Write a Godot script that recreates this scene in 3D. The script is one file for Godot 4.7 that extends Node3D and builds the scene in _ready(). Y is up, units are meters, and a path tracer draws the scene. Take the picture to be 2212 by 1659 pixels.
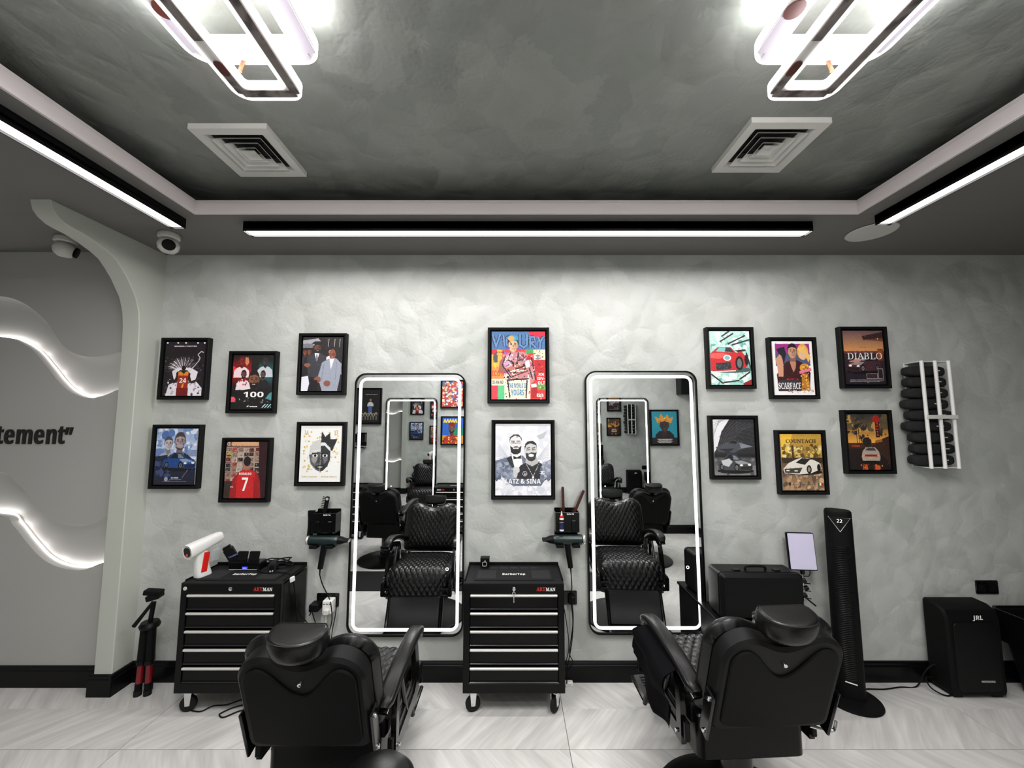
extends Node3D
# A barber shop: grey plaster wall with framed prints, two lit mirrors, barber chairs and tool trolleys.
# Metres, y up. The camera stands at the origin of x and z and looks along -z; the mirror wall is at z = BACK.

const FOCAL := 860.0
const EYE := 1.68
const BACK := -2.75
const FRONT := 0.70
const SOFFIT := 2.86
const CEIL := 3.05
var pitch := atan(79.5 / 860.0)
var taken := {}
var M := {}
var rng := RandomNumberGenerator.new()

# ---------------------------------------------------------------- pixels to points
func ray(x: float, y: float) -> Vector3:
	var u := (x - 1106.0) / FOCAL
	var v := (829.5 - y) / FOCAL
	return Vector3(u, v * cos(pitch) + sin(pitch), v * sin(pitch) - cos(pitch))

func on_z(x: float, y: float, z: float) -> Vector3:
	var d := ray(x, y)
	return Vector3(0, EYE, 0) + d * (z / d.z)

func on_y(x: float, y: float, h: float) -> Vector3:
	var d := ray(x, y)
	return Vector3(0, EYE, 0) + d * ((h - EYE) / d.y)

# ---------------------------------------------------------------- geometry
class Geo:
	var v := PackedVector3Array()
	var uv := PackedVector2Array()

	func tri(a: Vector3, b: Vector3, c: Vector3, ua := Vector2.ZERO, ub := Vector2.ZERO, uc := Vector2.ZERO) -> void:
		v.append(a); v.append(b); v.append(c)
		uv.append(ua); uv.append(ub); uv.append(uc)

	func quad(a: Vector3, b: Vector3, c: Vector3, d: Vector3, ua := Vector2.ZERO, ub := Vector2.ZERO, uc := Vector2.ZERO, ud := Vector2.ZERO) -> void:
		tri(a, b, c, ua, ub, uc)
		tri(a, c, d, ua, uc, ud)

	func add(g: Geo, t := Transform3D.IDENTITY) -> Geo:
		v.append_array(t * g.v)
		uv.append_array(g.uv)
		return self

	func at(x: float, y: float, z: float) -> Geo:
		v = Transform3D(Basis.IDENTITY, Vector3(x, y, z)) * v
		return self

	func turned(axis: Vector3, angle: float) -> Geo:
		v = Transform3D(Basis(axis, angle), Vector3.ZERO) * v
		return self

	func mesh(crease := 40.0) -> ArrayMesh:
		var vol := 0.0
		var n := v.size() / 3
		for i in n:
			vol += v[i * 3].dot(v[i * 3 + 1].cross(v[i * 3 + 2]))
		var flip := vol < 0.0
		var fn := PackedVector3Array()
		fn.resize(n)
		var at_key := {}
		for i in n:
			var c := (v[i * 3 + 1] - v[i * 3]).cross(v[i * 3 + 2] - v[i * 3])
			fn[i] = -c if flip else c
			for k in 3:
				var key := Vector3i((v[i * 3 + k] * 20000.0).round())
				if at_key.has(key):
					at_key[key].append(i)
				else:
					at_key[key] = [i]
		var lim := cos(deg_to_rad(crease))
		var ov := PackedVector3Array()
		var on := PackedVector3Array()
		var ou := PackedVector2Array()
		for i in n:
			var own := fn[i].normalized()
			if own.length_squared() < 0.5:
				continue
			for k in ([0, 1, 2] if flip else [0, 2, 1]):
				var p := v[i * 3 + k]
				var sum := Vector3.ZERO
				for j in at_key[Vector3i((p * 20000.0).round())]:
					var o: Vector3 = fn[j]
					if o.normalized().dot(own) >= lim:
						sum += o
				ov.append(p)
				on.append(sum.normalized() if sum.length_squared() > 0.0 else own)
				ou.append(uv[i * 3 + k])
		var arr := []
		arr.resize(Mesh.ARRAY_MAX)
		arr[Mesh.ARRAY_VERTEX] = ov
		arr[Mesh.ARRAY_NORMAL] = on
		arr[Mesh.ARRAY_TEX_UV] = ou
		var m := ArrayMesh.new()
		m.add_surface_from_arrays(Mesh.PRIMITIVE_TRIANGLES, arr)
		return m

func rrect(w: float, h: float, r: float, n := 4) -> PackedVector2Array:
	var p := PackedVector2Array()
	for q in 4:
		var c := Vector2((w / 2 - r) * [1, -1, -1, 1][q], (h / 2 - r) * [1, 1, -1, -1][q])
		for k in n + 1:
			p.append(c + Vector2.from_angle(q * PI / 2 + k * PI / 2 / n) * r)
	return p

func inset(p: PackedVector2Array, d: float) -> PackedVector2Array:
	var o := PackedVector2Array()
	var n := p.size()
	for i in n:
		var a := (p[i] - p[(i + n - 1) % n]).normalized()
		var b := (p[(i + 1) % n] - p[i]).normalized()
		var na := Vector2(-a.y, a.x)
		var nb := Vector2(-b.y, b.x)
		var m := (na + nb)
		var q := m / maxf(0.35, m.dot(na))
		o.append(p[i] + q * d)
	return o

func lift(p: PackedVector2Array, z: float) -> PackedVector3Array:
	var o := PackedVector3Array()
	for q in p:
		o.append(Vector3(q.x, q.y, z))
	return o

func loft(rings: Array, cap0 := true, cap1 := true, closed := true) -> Geo:
	var g := Geo.new()
	for i in rings.size() - 1:
		var a: PackedVector3Array = rings[i]
		var b: PackedVector3Array = rings[i + 1]
		var n := a.size()
		for k in (n if closed else n - 1):
			var j := (k + 1) % n
			g.quad(a[k], a[j], b[j], b[k])
	for e in 2:
		if (cap0 if e == 0 else cap1):
			var r: PackedVector3Array = rings[0] if e == 0 else rings[rings.size() - 1]
			var c := Vector3.ZERO
			for q in r:
				c += q / r.size()
			for k in r.size():
				if e == 0:
					g.tri(c, r[(k + 1) % r.size()], r[k])
				else:
					g.tri(c, r[k], r[(k + 1) % r.size()])
	return g

# a counter-clockwise outline in x, y, made d thick along z (centred), its edges chamfered by b
func extrude(p: PackedVector2Array, d: float, b := 0.0) -> Geo:
	var inner := inset(p, b) if b > 0.0 else p
	var rings := []
	if b > 0.0:
		rings = [lift(inner, -d / 2), lift(p, -d / 2 + b), lift(p, d / 2 - b), lift(inner, d / 2)]
	else:
		rings = [lift(p, -d / 2), lift(p, d / 2)]
	var g := loft(rings, false, false)
	var t := Geometry2D.triangulate_polygon(inner)
	for i in t.size() / 3:
		var a := inner[t[i * 3]]
		var bb := inner[t[i * 3 + 1]]
		var c := inner[t[i * 3 + 2]]
		if (bb - a).cross(c - a) < 0:
			var s := bb
			bb = c
			c = s
		g.tri(Vector3(a.x, a.y, d / 2), Vector3(bb.x, bb.y, d / 2), Vector3(c.x, c.y, d / 2))
		g.tri(Vector3(a.x, a.y, -d / 2), Vector3(c.x, c.y, -d / 2), Vector3(bb.x, bb.y, -d / 2))
	return g

func box(w: float, h: float, d: float, b := 0.002) -> Geo:
	return extrude(rrect(w, h, minf(b, minf(w, h) * 0.45), 1), d, minf(b, d * 0.45))

func rbox(w: float, h: float, d: float, r: float, b := 0.002, n := 4) -> Geo:
	return extrude(rrect(w, h, r, n), d, b)

func ring2(outer: PackedVector2Array, inner: PackedVector2Array, d: float) -> Geo:
	var g := Geo.new()
	var n := outer.size()
	for k in n:
		var j := (k + 1) % n
		var o0 := outer[k]
		var o1 := outer[j]
		var i0 := inner[k]
		var i1 := inner[j]
		var f := d / 2
		g.quad(Vector3(o0.x, o0.y, f), Vector3(o1.x, o1.y, f), Vector3(i1.x, i1.y, f), Vector3(i0.x, i0.y, f))
		g.quad(Vector3(o0.x, o0.y, -f), Vector3(i0.x, i0.y, -f), Vector3(i1.x, i1.y, -f), Vector3(o1.x, o1.y, -f))
		g.quad(Vector3(o0.x, o0.y, -f), Vector3(o1.x, o1.y, -f), Vector3(o1.x, o1.y, f), Vector3(o0.x, o0.y, f))
		g.quad(Vector3(i0.x, i0.y, f), Vector3(i1.x, i1.y, f), Vector3(i1.x, i1.y, -f), Vector3(i0.x, i0.y, -f))
	return g

func lathe(prof: Array, seg := 24) -> Geo:
	var rings := []
	for q in prof:
		var r := PackedVector3Array()
		for k in seg:
			r.append(Vector3(cos(TAU * k / seg) * q[0], q[1], -sin(TAU * k / seg) * q[0]))
		rings.append(r)
	return loft(rings, prof[0][0] > 0.0, prof[prof.size() - 1][0] > 0.0)

func rod(a: Vector3, b: Vector3, r: float, seg := 10, r2 := -1.0) -> Geo:
	return tube([a, b], r, seg, r2)

func tube(path: Array, r: float, seg := 8, r2 := -1.0, flat := 1.0) -> Geo:
	var rings := []
	var side := Vector3.ZERO
	for i in path.size():
		var d: Vector3 = (path[mini(i + 1, path.size() - 1)] - path[maxi(i - 1, 0)]).normalized()
		if i == 0:
			side = d.cross(Vector3.UP if absf(d.y) < 0.9 else Vector3.RIGHT).normalized()
		side = (side - d * side.dot(d)).normalized()
		var up := side.cross(d).normalized()
		var rr := r if r2 < 0 else lerpf(r, r2, float(i) / (path.size() - 1))
		var ring := PackedVector3Array()
		for k in seg:
			ring.append(path[i] + side * cos(TAU * k / seg) * rr + up * sin(TAU * k / seg) * rr * flat)
		rings.append(ring)
	return loft(rings)

func smooth(p: Array, n := 6) -> Array:
	var o := []
	for i in p.size() - 1:
		var a: Vector3 = p[maxi(i - 1, 0)]
		var b: Vector3 = p[i]
		var c: Vector3 = p[i + 1]
		var d: Vector3 = p[mini(i + 2, p.size() - 1)]
		for k in n:
			o.append(b.cubic_interpolate(c, a, d, float(k) / n))
	o.append(p[p.size() - 1])
	return o

# a rounded cushion: a superellipsoid
func pillow(w: float, h: float, d: float, e1 := 0.4, e2 := 0.4, nu := 28, nv := 14) -> Geo:
	var rings := []
	for i in nv + 1:
		var a := -PI / 2 + PI * i / nv
		var ring := PackedVector3Array()
		for k in nu:
			var t := -TAU * k / nu
			var ca := pow(absf(cos(a)), e1)
			ring.append(Vector3(w / 2 * ca * signf(cos(t)) * pow(absf(cos(t)), e2), h / 2 * signf(sin(a)) * pow(absf(sin(a)), e1), d / 2 * ca * signf(sin(t)) * pow(absf(sin(t)), e2)))
		rings.append(ring)
	return loft(rings)

# ---------------------------------------------------------------- things, parts, materials
func mat(c: Color, rough := 0.6, metal := 0.0, spec := 0.5) -> StandardMaterial3D:
	var m := StandardMaterial3D.new()
	m.albedo_color = c
	m.roughness = rough
	m.metallic = metal
	m.metallic_specular = spec
	return m

func glow(c: Color, energy: float, base := Color(0.9, 0.9, 0.9)) -> StandardMaterial3D:
	var m := mat(base, 0.6)
	m.emission_enabled = true
	m.emission = c
	m.emission_energy_multiplier = energy
	return m

func numbered(called: String) -> String:
	if not taken.has(called):
		taken[called] = 0
		return called
	taken[called] += 1
	return "%s_%03d" % [called, taken[called]]

func thing(called: String, label: String, category: String, where := Vector3.ZERO, turn := 0.0, group := "") -> Node3D:
	var o := Node3D.new()
	o.name = numbered(called)
	add_child(o)
	o.position = where
	o.rotation.y = turn
	o.set_meta("label", label)
	o.set_meta("category", category)
	if group:
		o.set_meta("group", group)
	return o

func again(source: Node3D, label: String, where: Vector3, turn := 0.0, called := "") -> Node3D:
	var o: Node3D = source.duplicate()
	o.name = numbered(called if called else str(source.name))
	add_child(o)
	o.position = where
	o.rotation.y = turn
	o.set_meta("label", label)
	return o

func put(parent: Node3D, called: String, m: Mesh, mt: Material, where := Vector3.ZERO, label := "") -> MeshInstance3D:
	var o := MeshInstance3D.new()
	o.name = called
	o.mesh = m
	o.material_override = mt
	parent.add_child(o, true)
	o.position = where
	if label:
		o.set_meta("label", label)
	return o

func part(parent: Node3D, called: String, g: Geo, mt: Material, where := Vector3.ZERO, crease := 40.0) -> MeshInstance3D:
	return put(parent, called, g.mesh(crease), mt, where)

func single(called: String, g: Geo, mt: Material, label: String, category: String, where := Vector3.ZERO, group := "") -> MeshInstance3D:
	var o := MeshInstance3D.new()
	o.name = numbered(called)
	o.mesh = g.mesh()
	o.material_override = mt
	add_child(o)
	o.position = where
	o.set_meta("label", label)
	o.set_meta("category", category)
	if group:
		o.set_meta("group", group)
	return o

func structure(called: String, g: Geo, mt: Material, label: String, category := "wall", crease := 40.0) -> MeshInstance3D:
	var o := MeshInstance3D.new()
	o.name = called
	o.mesh = g.mesh(crease)
	o.material_override = mt
	add_child(o)
	o.set_meta("kind", "structure")
	o.set_meta("label", label)
	o.set_meta("category", category)
	return o

# lettering fitted to a width and height in metres, centred, facing +z
func letters(parent: Node3D, words: String, w: float, h: float, where: Vector3, mt: Material, face := "sans", turn := Vector3.ZERO, depth := 0.0006) -> MeshInstance3D:
	var f := SystemFont.new()
	f.font_names = PackedStringArray(["Droid Serif" if face.begins_with("serif") else "Droid Sans"])
	if face.ends_with("bold"):
		f.font_weight = 700
	var t := TextMesh.new()
	t.text = words
	t.font = f
	t.font_size = 48
	t.pixel_size = 0.001
	t.depth = 0.001
	t.curve_step = 4.0
	var b := t.get_aabb()
	var o := MeshInstance3D.new()
	o.name = "lettering"
	o.mesh = t
	o.material_override = mt
	parent.add_child(o, true)
	var s := Vector3(w / maxf(b.size.x, 1e-4), h / maxf(b.size.y, 1e-4), depth / 0.001)
	var basis := Basis.from_euler(turn) * Basis.from_scale(s)
	o.transform = Transform3D(basis, where - basis * (b.position + b.size / 2))
	return o

func area(parent: Node3D, called: String, size: Vector2, where: Vector3, towards: Vector3, energy: float, c := Color(1, 0.993, 0.988)) -> void:
	var l := AreaLight3D.new()
	l.name = called
	l.area_size = size
	l.area_normalize_energy = true
	l.light_energy = energy
	l.light_color = c
	l.shadow_enabled = true
	l.area_range = 12.0
	parent.add_child(l, true)
	l.position = where
	l.basis = Basis.looking_at(towards, Vector3.UP if absf(towards.y) < 0.9 else Vector3.FORWARD)

# ---------------------------------------------------------------- the scene
func _ready() -> void:
	rng.seed = 7
	camera_and_air()
	materials()
	room()
	ceiling_lights()
	wall_lights()
	mirrors()
	chairs()
	trolleys()
	pictures()
	wall_things()
	trolley_things()
	floor_things()
	opposite_side()

func camera_and_air() -> void:
	var cam := Camera3D.new()
	cam.name = "camera"
	cam.fov = rad_to_deg(2.0 * atan(829.5 / FOCAL))
	cam.near = 0.02
	cam.position = Vector3(0, EYE, 0)
	cam.rotation.x = pitch
	add_child(cam)
	var e := Environment.new()
	e.background_mode = Environment.BG_COLOR
	e.background_color = Color(0, 0, 0)
	e.tonemap_mode = Environment.TONE_MAPPER_LINEAR
	e.tonemap_exposure = 1.0
	e.sdfgi_enabled = true
	e.ssao_enabled = true
	e.ssil_enabled = true
	var w := WorldEnvironment.new()
	w.name = "world_environment"
	w.environment = e
	add_child(w)

func noise_tex(kind: int, freq: float, seed_: int, cols: Array, size := 512, warp := 0.0, ret := -1, octaves := 3) -> NoiseTexture2D:
	var n := FastNoiseLite.new()
	n.noise_type = kind
	n.frequency = freq
	n.seed = seed_
	n.fractal_octaves = octaves
	if kind == FastNoiseLite.TYPE_CELLULAR:
		n.fractal_type = FastNoiseLite.FRACTAL_NONE
		n.cellular_return_type = ret if ret >= 0 else FastNoiseLite.RETURN_CELL_VALUE
		n.cellular_jitter = 1.0
	if warp > 0.0:
		n.domain_warp_enabled = true
		n.domain_warp_amplitude = warp
		n.domain_warp_frequency = freq * 0.9
		n.domain_warp_fractal_octaves = 3
	var t := NoiseTexture2D.new()
	t.noise = n
	t.width = size
	t.height = size
	t.seamless = true
	var g := Gradient.new()
	var at := PackedFloat32Array()
	var cc := PackedColorArray()
	for i in cols.size():
		at.append(float(i) / (cols.size() - 1))
		cc.append(cols[i])
	g.offsets = at
	g.colors = cc
	t.color_ramp = g
	return t

func plaster(lo: Color, hi: Color, seed_: int, rough: float, relief: float) -> StandardMaterial3D:
	var m := mat(Color.WHITE, rough)
	m.albedo_texture = noise_tex(FastNoiseLite.TYPE_CELLULAR, 0.024, seed_, [lo, lo.lerp(hi, 0.5), hi], 512, 34.0)
	m.uv1_triplanar = true
	m.uv1_world_triplanar = true
	m.uv1_scale = Vector3(0.55, 0.55, 0.55)
	m.uv2_triplanar = true
	m.uv2_world_triplanar = true
	m.uv2_scale = Vector3(0.37, 0.37, 0.37)
	m.detail_enabled = true
	m.detail_blend_mode = BaseMaterial3D.BLEND_MODE_MUL
	m.detail_uv_layer = BaseMaterial3D.DETAIL_UV_2
	m.detail_albedo = noise_tex(FastNoiseLite.TYPE_SIMPLEX_SMOOTH, 0.008, seed_ + 5, [Color(0.93, 0.93, 0.92), Color.WHITE, Color(0.95, 0.955, 0.95)], 512, 20.0)
	m.heightmap_enabled = true
	m.heightmap_texture = noise_tex(FastNoiseLite.TYPE_CELLULAR, 0.02, seed_ + 9, [Color(0.0, 0.0, 0.0), Color(0.75, 0.75, 0.75), Color(1, 1, 1)], 512, 20.0, FastNoiseLite.RETURN_DISTANCE2_SUB)
	m.heightmap_scale = relief
	return m

func leather() -> StandardMaterial3D:
	var m := mat(Color(0.035, 0.035, 0.038), 0.32, 0.0, 0.4)
	m.uv1_triplanar = true
	m.uv1_scale = Vector3(9, 9, 9)
	m.heightmap_enabled = true
	m.heightmap_texture = noise_tex(FastNoiseLite.TYPE_CELLULAR, 0.09, 3, [Color.BLACK, Color.WHITE], 256, 0.0, FastNoiseLite.RETURN_DISTANCE)
	m.heightmap_scale = 0.02
	return m

func materials() -> void:
	M.wall = plaster(Color(0.697, 0.71, 0.693), Color(0.747, 0.757, 0.743), 11, 0.40, 0.5)
	M.ceil = plaster(Color(0.482, 0.497, 0.48), Color(0.54, 0.55, 0.532), 23, 0.5, 0.5)
	M.paint = mat(Color(0.43, 0.425, 0.415), 0.7)
	M.relief = mat(Color(0.66, 0.66, 0.645), 0.7)
	M.fin = mat(Color(0.71, 0.725, 0.69), 0.6)
	M.fascia = mat(Color(0.84, 0.81, 0.81), 0.6)
	M.skirting = mat(Color(0.03, 0.03, 0.033), 0.3, 0.0, 0.3)
	M.black = mat(Color(0.035, 0.035, 0.038), 0.35, 0.0, 0.3)
	M.matte = mat(Color(0.045, 0.045, 0.047), 0.6, 0.0, 0.25)
	M.satin = mat(Color(0.03, 0.03, 0.032), 0.28, 0.0, 0.3)
	M.gloss = mat(Color(0.03, 0.03, 0.032), 0.14, 0.0, 0.42)
	M.plastic = mat(Color(0.05, 0.05, 0.053), 0.42, 0.0, 0.28)
	M.rubber = mat(Color(0.10, 0.10, 0.104), 0.7, 0.0, 0.3)
	M.rubber_pad = mat(Color(0.155, 0.158, 0.165), 0.75, 0.0, 0.3)
	M.chrome = mat(Color(0.86, 0.86, 0.87), 0.16, 1.0)
	M.steel = mat(Color(0.82, 0.82, 0.80), 0.35, 0.6)
	M.silver = mat(Color(0.80, 0.80, 0.78), 0.38, 0.25)
	M.white = mat(Color(0.88, 0.88, 0.87), 0.4)
	M.lens = mat(Color(0.02, 0.02, 0.02), 0.4, 0.0, 0.2)
	M.offwhite = mat(Color(0.78, 0.78, 0.76), 0.5)
	M.vent = mat(Color(0.80, 0.80, 0.78), 0.5)
	M.leather = leather()
	M.mirror = mat(Color(0.93, 0.94, 0.94), 0.0, 1.0)
	M.cable = mat(Color(0.04, 0.04, 0.043), 0.5, 0.0, 0.3)
	M.red = mat(Color(0.82, 0.12, 0.08), 0.35)
	M.frame = mat(Color(0.05, 0.05, 0.052), 0.5, 0.0, 0.3)
	M.backing = mat(Color(0.05, 0.05, 0.05), 0.8)
	M.ink_white = mat(Color(0.95, 0.95, 0.94), 0.6)
	M.ink_black = mat(Color(0.04, 0.04, 0.04), 0.6)
	M.ink_red = mat(Color(0.72, 0.16, 0.16), 0.5)
	M.brown = mat(Color(0.32, 0.14, 0.12), 0.35)
	M.tube = glow(Color(1.0, 0.955, 0.95), 9.0)
	M.tube_warm = glow(Color(1.0, 0.965, 0.945), 9.0)
	M.rim_glow = glow(Color(1.0, 0.97, 0.98), 6.0)
	M.mirror_glow = glow(Color(1.0, 0.985, 0.98), 1.6)
	M.wave_glow = glow(Color(1.0, 0.96, 0.96), 11.0)
	M.lip = mat(Color(0.27, 0.27, 0.28), 0.25, 0.7)
	M.ink_shade = mat(Color(0.36, 0.38, 0.44), 0.6)

func slab_texture() -> ImageTexture:
	var w := 1024
	var h := 512
	var im := Image.create(w, h, false, Image.FORMAT_RGB8)
	var n := FastNoiseLite.new()
	n.seed = 4
	n.frequency = 1.0
	n.fractal_octaves = 3
	var n2 := FastNoiseLite.new()
	n2.seed = 9
	n2.frequency = 1.0
	n2.fractal_octaves = 2
	for y in h:
		var band := int(y / 128)
		var sgn := 1.0 if band % 2 == 0 else -1.0
		for x in w:
			var px := x / 443.0
			var py := (y - band * 128) / 443.0
			var along := px * 0.62 + sgn * py * 0.78
			var across := px * 0.78 - sgn * py * 0.62
			var plank := floorf(across / 0.16)
			var a := n.get_noise_2d(along * 1.6 + plank * 7.0 + band * 31.0, across * 13.0)
			var b := n2.get_noise_2d(along * 4.0 + plank * 13.0, across * 46.0 + band * 17.0)
			var c := n2.get_noise_2d(plank * 5.3, band * 9.1)
			var k := 0.775 + a * 0.075 + b * 0.025 + c * 0.03
			im.set_pixel(x, y, Color(k, k * 0.992, k * 0.978))
	return ImageTexture.create_from_image(im)

# a box of wall or slab between two corners
func block(a: Vector3, b: Vector3) -> Geo:
	var s := b - a
	return box(s.x, s.y, s.z, 0.001).at((a.x + b.x) / 2, (a.y + b.y) / 2, (a.z + b.z) / 2)

func skirting_run(a: Vector3, b: Vector3, out: Vector3) -> Geo:
	# profile of the skirting: (out of the wall, height)
	var prof := [[0.0, 0.0], [0.02, 0.0], [0.02, 0.094], [0.017, 0.1], [0.014, 0.104], [0.014, 0.114], [0.009, 0.122], [0.0, 0.124]]
	var r0 := PackedVector3Array()
	var r1 := PackedVector3Array()
	for q in prof:
		r0.append(a + out * q[0] + Vector3.UP * q[1])
		r1.append(b + out * q[0] + Vector3.UP * q[1])
	return loft([r0, r1])

func room() -> void:
	structure("wall_back", block(Vector3(-2.53, 0, BACK - 0.12), Vector3(6.2, CEIL, BACK)), M.wall, "grey plaster wall behind the two lit mirrors")
	structure("wall_front", block(Vector3(-4.05, 0, FRONT), Vector3(6.2, CEIL, FRONT + 0.12)), M.wall, "grey plaster wall facing the mirror wall")
	structure("wall_left", block(Vector3(-4.17, 0, BACK - 0.12), Vector3(-4.05, CEIL, FRONT + 0.12)), M.wall, "grey side wall beyond the wave reliefs")
	structure("wall_right", block(Vector3(6.2, 0, BACK - 0.12), Vector3(6.32, CEIL, FRONT + 0.12)), M.wall, "grey side wall beyond the black bin")
	structure("wall_corner", block(Vector3(2.74, 0, -0.9), Vector3(3.75, SOFFIT, FRONT)), M.wall, "grey boxed corner seen in the mirror")
	structure("ceiling", block(Vector3(-4.17, CEIL, BACK - 0.12), Vector3(6.32, CEIL + 0.12, FRONT + 0.12)), M.ceil, "grey-green mottled plaster ceiling of the raised tray", "ceiling")
	# the lowered border of the ceiling and its pale fascia
	var lip := 2.945
	var zf := -2.19
	var xl := -1.825
	var xr := 1.99
	var zn := 0.12
	structure("ceiling_border_back", block(Vector3(-4.05, SOFFIT, BACK), Vector3(6.2, lip, zf)), M.paint, "lowered ceiling border above the mirror wall", "ceiling")
	structure("ceiling_border_left", block(Vector3(-4.05, SOFFIT, zf), Vector3(xl, lip, FRONT)), M.paint, "lowered ceiling border above the wave reliefs", "ceiling")
	structure("ceiling_border_right", block(Vector3(xr, SOFFIT, zf), Vector3(6.2, lip, FRONT)), M.paint, "lowered ceiling border above the cap rack side", "ceiling")
	structure("ceiling_border_front", block(Vector3(xl, SOFFIT, zn), Vector3(xr, lip, FRONT)), M.paint, "lowered ceiling border behind the camera", "ceiling")
	var runs := [[Vector3(xl, 0, zf), Vector3(xr, 0, zf)], [Vector3(xl, 0, zf), Vector3(xl, 0, zn)], [Vector3(xr, 0, zf), Vector3(xr, 0, zn)], [Vector3(xl, 0, zn), Vector3(xr, 0, zn)]]
	var into := [Vector3(0, 0, 1), Vector3(1, 0, 0), Vector3(-1, 0, 0), Vector3(0, 0, -1)]
	for i in 4:
		var a: Vector3 = runs[i][0]
		var b: Vector3 = runs[i][1]
		var g := Geo.new()
		var along := (b - a).normalized()
		for q in [[SOFFIT, 0.064, 0.014], [SOFFIT + 0.064, 0.021, 0.006]]:
			var lo := a + Vector3(0, q[0], 0)
			var hi: Vector3 = b + Vector3(0, q[0] + q[1], 0) + into[i] * q[2]
			g.add(block(Vector3(minf(lo.x, hi.x), lo.y, minf(lo.z, hi.z)), Vector3(maxf(lo.x, hi.x), hi.y, maxf(lo.z, hi.z))))
		structure("trim_%d" % (i + 1), g, M.fascia, "pale fascia strip along the raised tray ceiling", "trim")
	floor_slabs()
	wave_wall()
	# skirting
	structure("baseboard_back", skirting_run(Vector3(-2.47, 0, BACK), Vector3(6.2, 0, BACK), Vector3(0, 0, 1)), M.skirting, "black moulded skirting under the mirrors", "baseboard", 25.0)
	structure("baseboard_left", skirting_run(Vector3(-4.05, 0, -2.7), Vector3(-2.583, 0, -2.7), Vector3(0, 0, 1)), M.skirting, "black moulded skirting under the wave reliefs", "baseboard", 25.0)
	var fin := skirting_run(Vector3(-2.60, 0, -2.612), Vector3(-2.452, 0, -2.612), Vector3(0, 0, 1))
	fin.add(skirting_run(Vector3(-2.47, 0, -2.75), Vector3(-2.47, 0, -2.594), Vector3(1, 0, 0)))
	structure("baseboard_fin", fin, M.skirting, "black skirting wrapped round the curved wall fin", "baseboard", 25.0)
	structure("baseboard_front", skirting_run(Vector3(2.74, 0, FRONT), Vector3(-4.05, 0, FRONT), Vector3(0, 0, -1)), M.skirting, "black skirting on the facing wall", "baseboard", 25.0)
	structure("baseboard_corner", skirting_run(Vector3(2.74, 0, -0.9), Vector3(2.74, 0, FRONT), Vector3(-1, 0, 0)), M.skirting, "black skirting on the boxed corner", "baseboard", 25.0)
	# the fin: front edge in y, z, from the floor up and forward along the border
	var front := [[0.0, -2.612], [2.12, -2.60], [2.30, -2.592], [2.40, -2.58], [2.49, -2.55], [2.59, -2.487], [2.645, -2.44], [2.685, -2.40], [2.712, -2.345], [2.735, -2.275], [2.752, -2.205], [2.757, -2.15], [2.764, -2.11], [2.785, -2.07], [2.812, -2.045], [SOFFIT + 0.003, -2.03]]
	var p := PackedVector2Array()
	for q in front:
		p.append(Vector2(-q[1], q[0]))
	p.append(Vector2(2.76, SOFFIT + 0.003))
	p.append(Vector2(2.76, 0))
	p.reverse()
	var fg := extrude(p, 0.113, 0.004)
	fg.turned(Vector3.UP, PI / 2)   # x of the outline becomes -z
	structure("wall_fin", fg.at(-2.5265, 0, 0), M.fin, "pale plaster fin that curves forward into the ceiling border", "wall", 30.0)

func floor_slabs() -> void:
	var base := structure("floor", block(Vector3(-4.05, -0.1, BACK), Vector3(6.2, -0.0035, FRONT)), mat(Color(0.36, 0.35, 0.34), 0.8), "pale wood-look stone floor of large slabs", "floor")
	var m := mat(Color.WHITE, 0.3)
	m.albedo_texture = slab_texture()
	var w := 2.312
	var d := 1.155
	var x0 := -2.016 - w
	var z0 := -2.208 - d
	for i in 5:
		for j in 4:
			var a := Vector2(maxf(x0 + i * w, -4.05), maxf(z0 + j * d, BACK))
			var b := Vector2(minf(x0 + (i + 1) * w, 6.2), minf(z0 + (j + 1) * d, FRONT))
			if b.x - a.x < 0.05 or b.y - a.y < 0.05:
				continue
			var g := Geo.new()
			var gap := 0.0016
			var f := func(x, y, z): return [Vector3(x, y, z), Vector2((x - x0 - i * w) / w, (z - z0 - j * d) / d)]
			var c := []
			for q in [[a.x + gap, a.y + gap], [b.x - gap, a.y + gap], [b.x - gap, b.y - gap], [a.x + gap, b.y - gap]]:
				c.append(f.call(q[0], 0.0, q[1]))
			g.quad(c[3][0], c[2][0], c[1][0], c[0][0], c[3][1], c[2][1], c[1][1], c[0][1])
			for k in 4:
				var e0 = c[k]
				var e1 = c[(k + 1) % 4]
				g.quad(e0[0], e1[0], e1[0] - Vector3(0, 0.0035, 0), e0[0] - Vector3(0, 0.0035, 0), e0[1], e1[1], e1[1], e0[1])
			put(base, "tile", g.mesh(20.0), m)

# the left part of the mirror wall carries two wavy recesses lit from behind their lower lip
func wave_curve(pts: Array, z: float) -> Array:
	var o := []
	for q in pts:
		var p := on_z(q[0] / 1.4302, q[1] / 1.4302 + 400.0, z)
		o.append(Vector3(p.x, p.y, 0))
	var first: Vector3 = o[0]
	var more := [Vector3(-4.06, first.y - 0.02, 0), Vector3(-3.85, first.y + 0.01, 0)]
	o = more + o
	var last: Vector3 = o[o.size() - 1]
	o.append(Vector3(-2.57, last.y + (last.y - o[o.size() - 2].y) * 0.3, 0))
	return smooth(o, 8)

func height_at(c: Array, x: float) -> float:
	for i in c.size() - 1:
		if x >= c[i].x and x <= c[i + 1].x:
			return lerpf(c[i].y, c[i + 1].y, (x - c[i].x) / maxf(c[i + 1].x - c[i].x, 1e-6))
	return c[0].y if x < c[0].x else c[c.size() - 1].y

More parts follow.
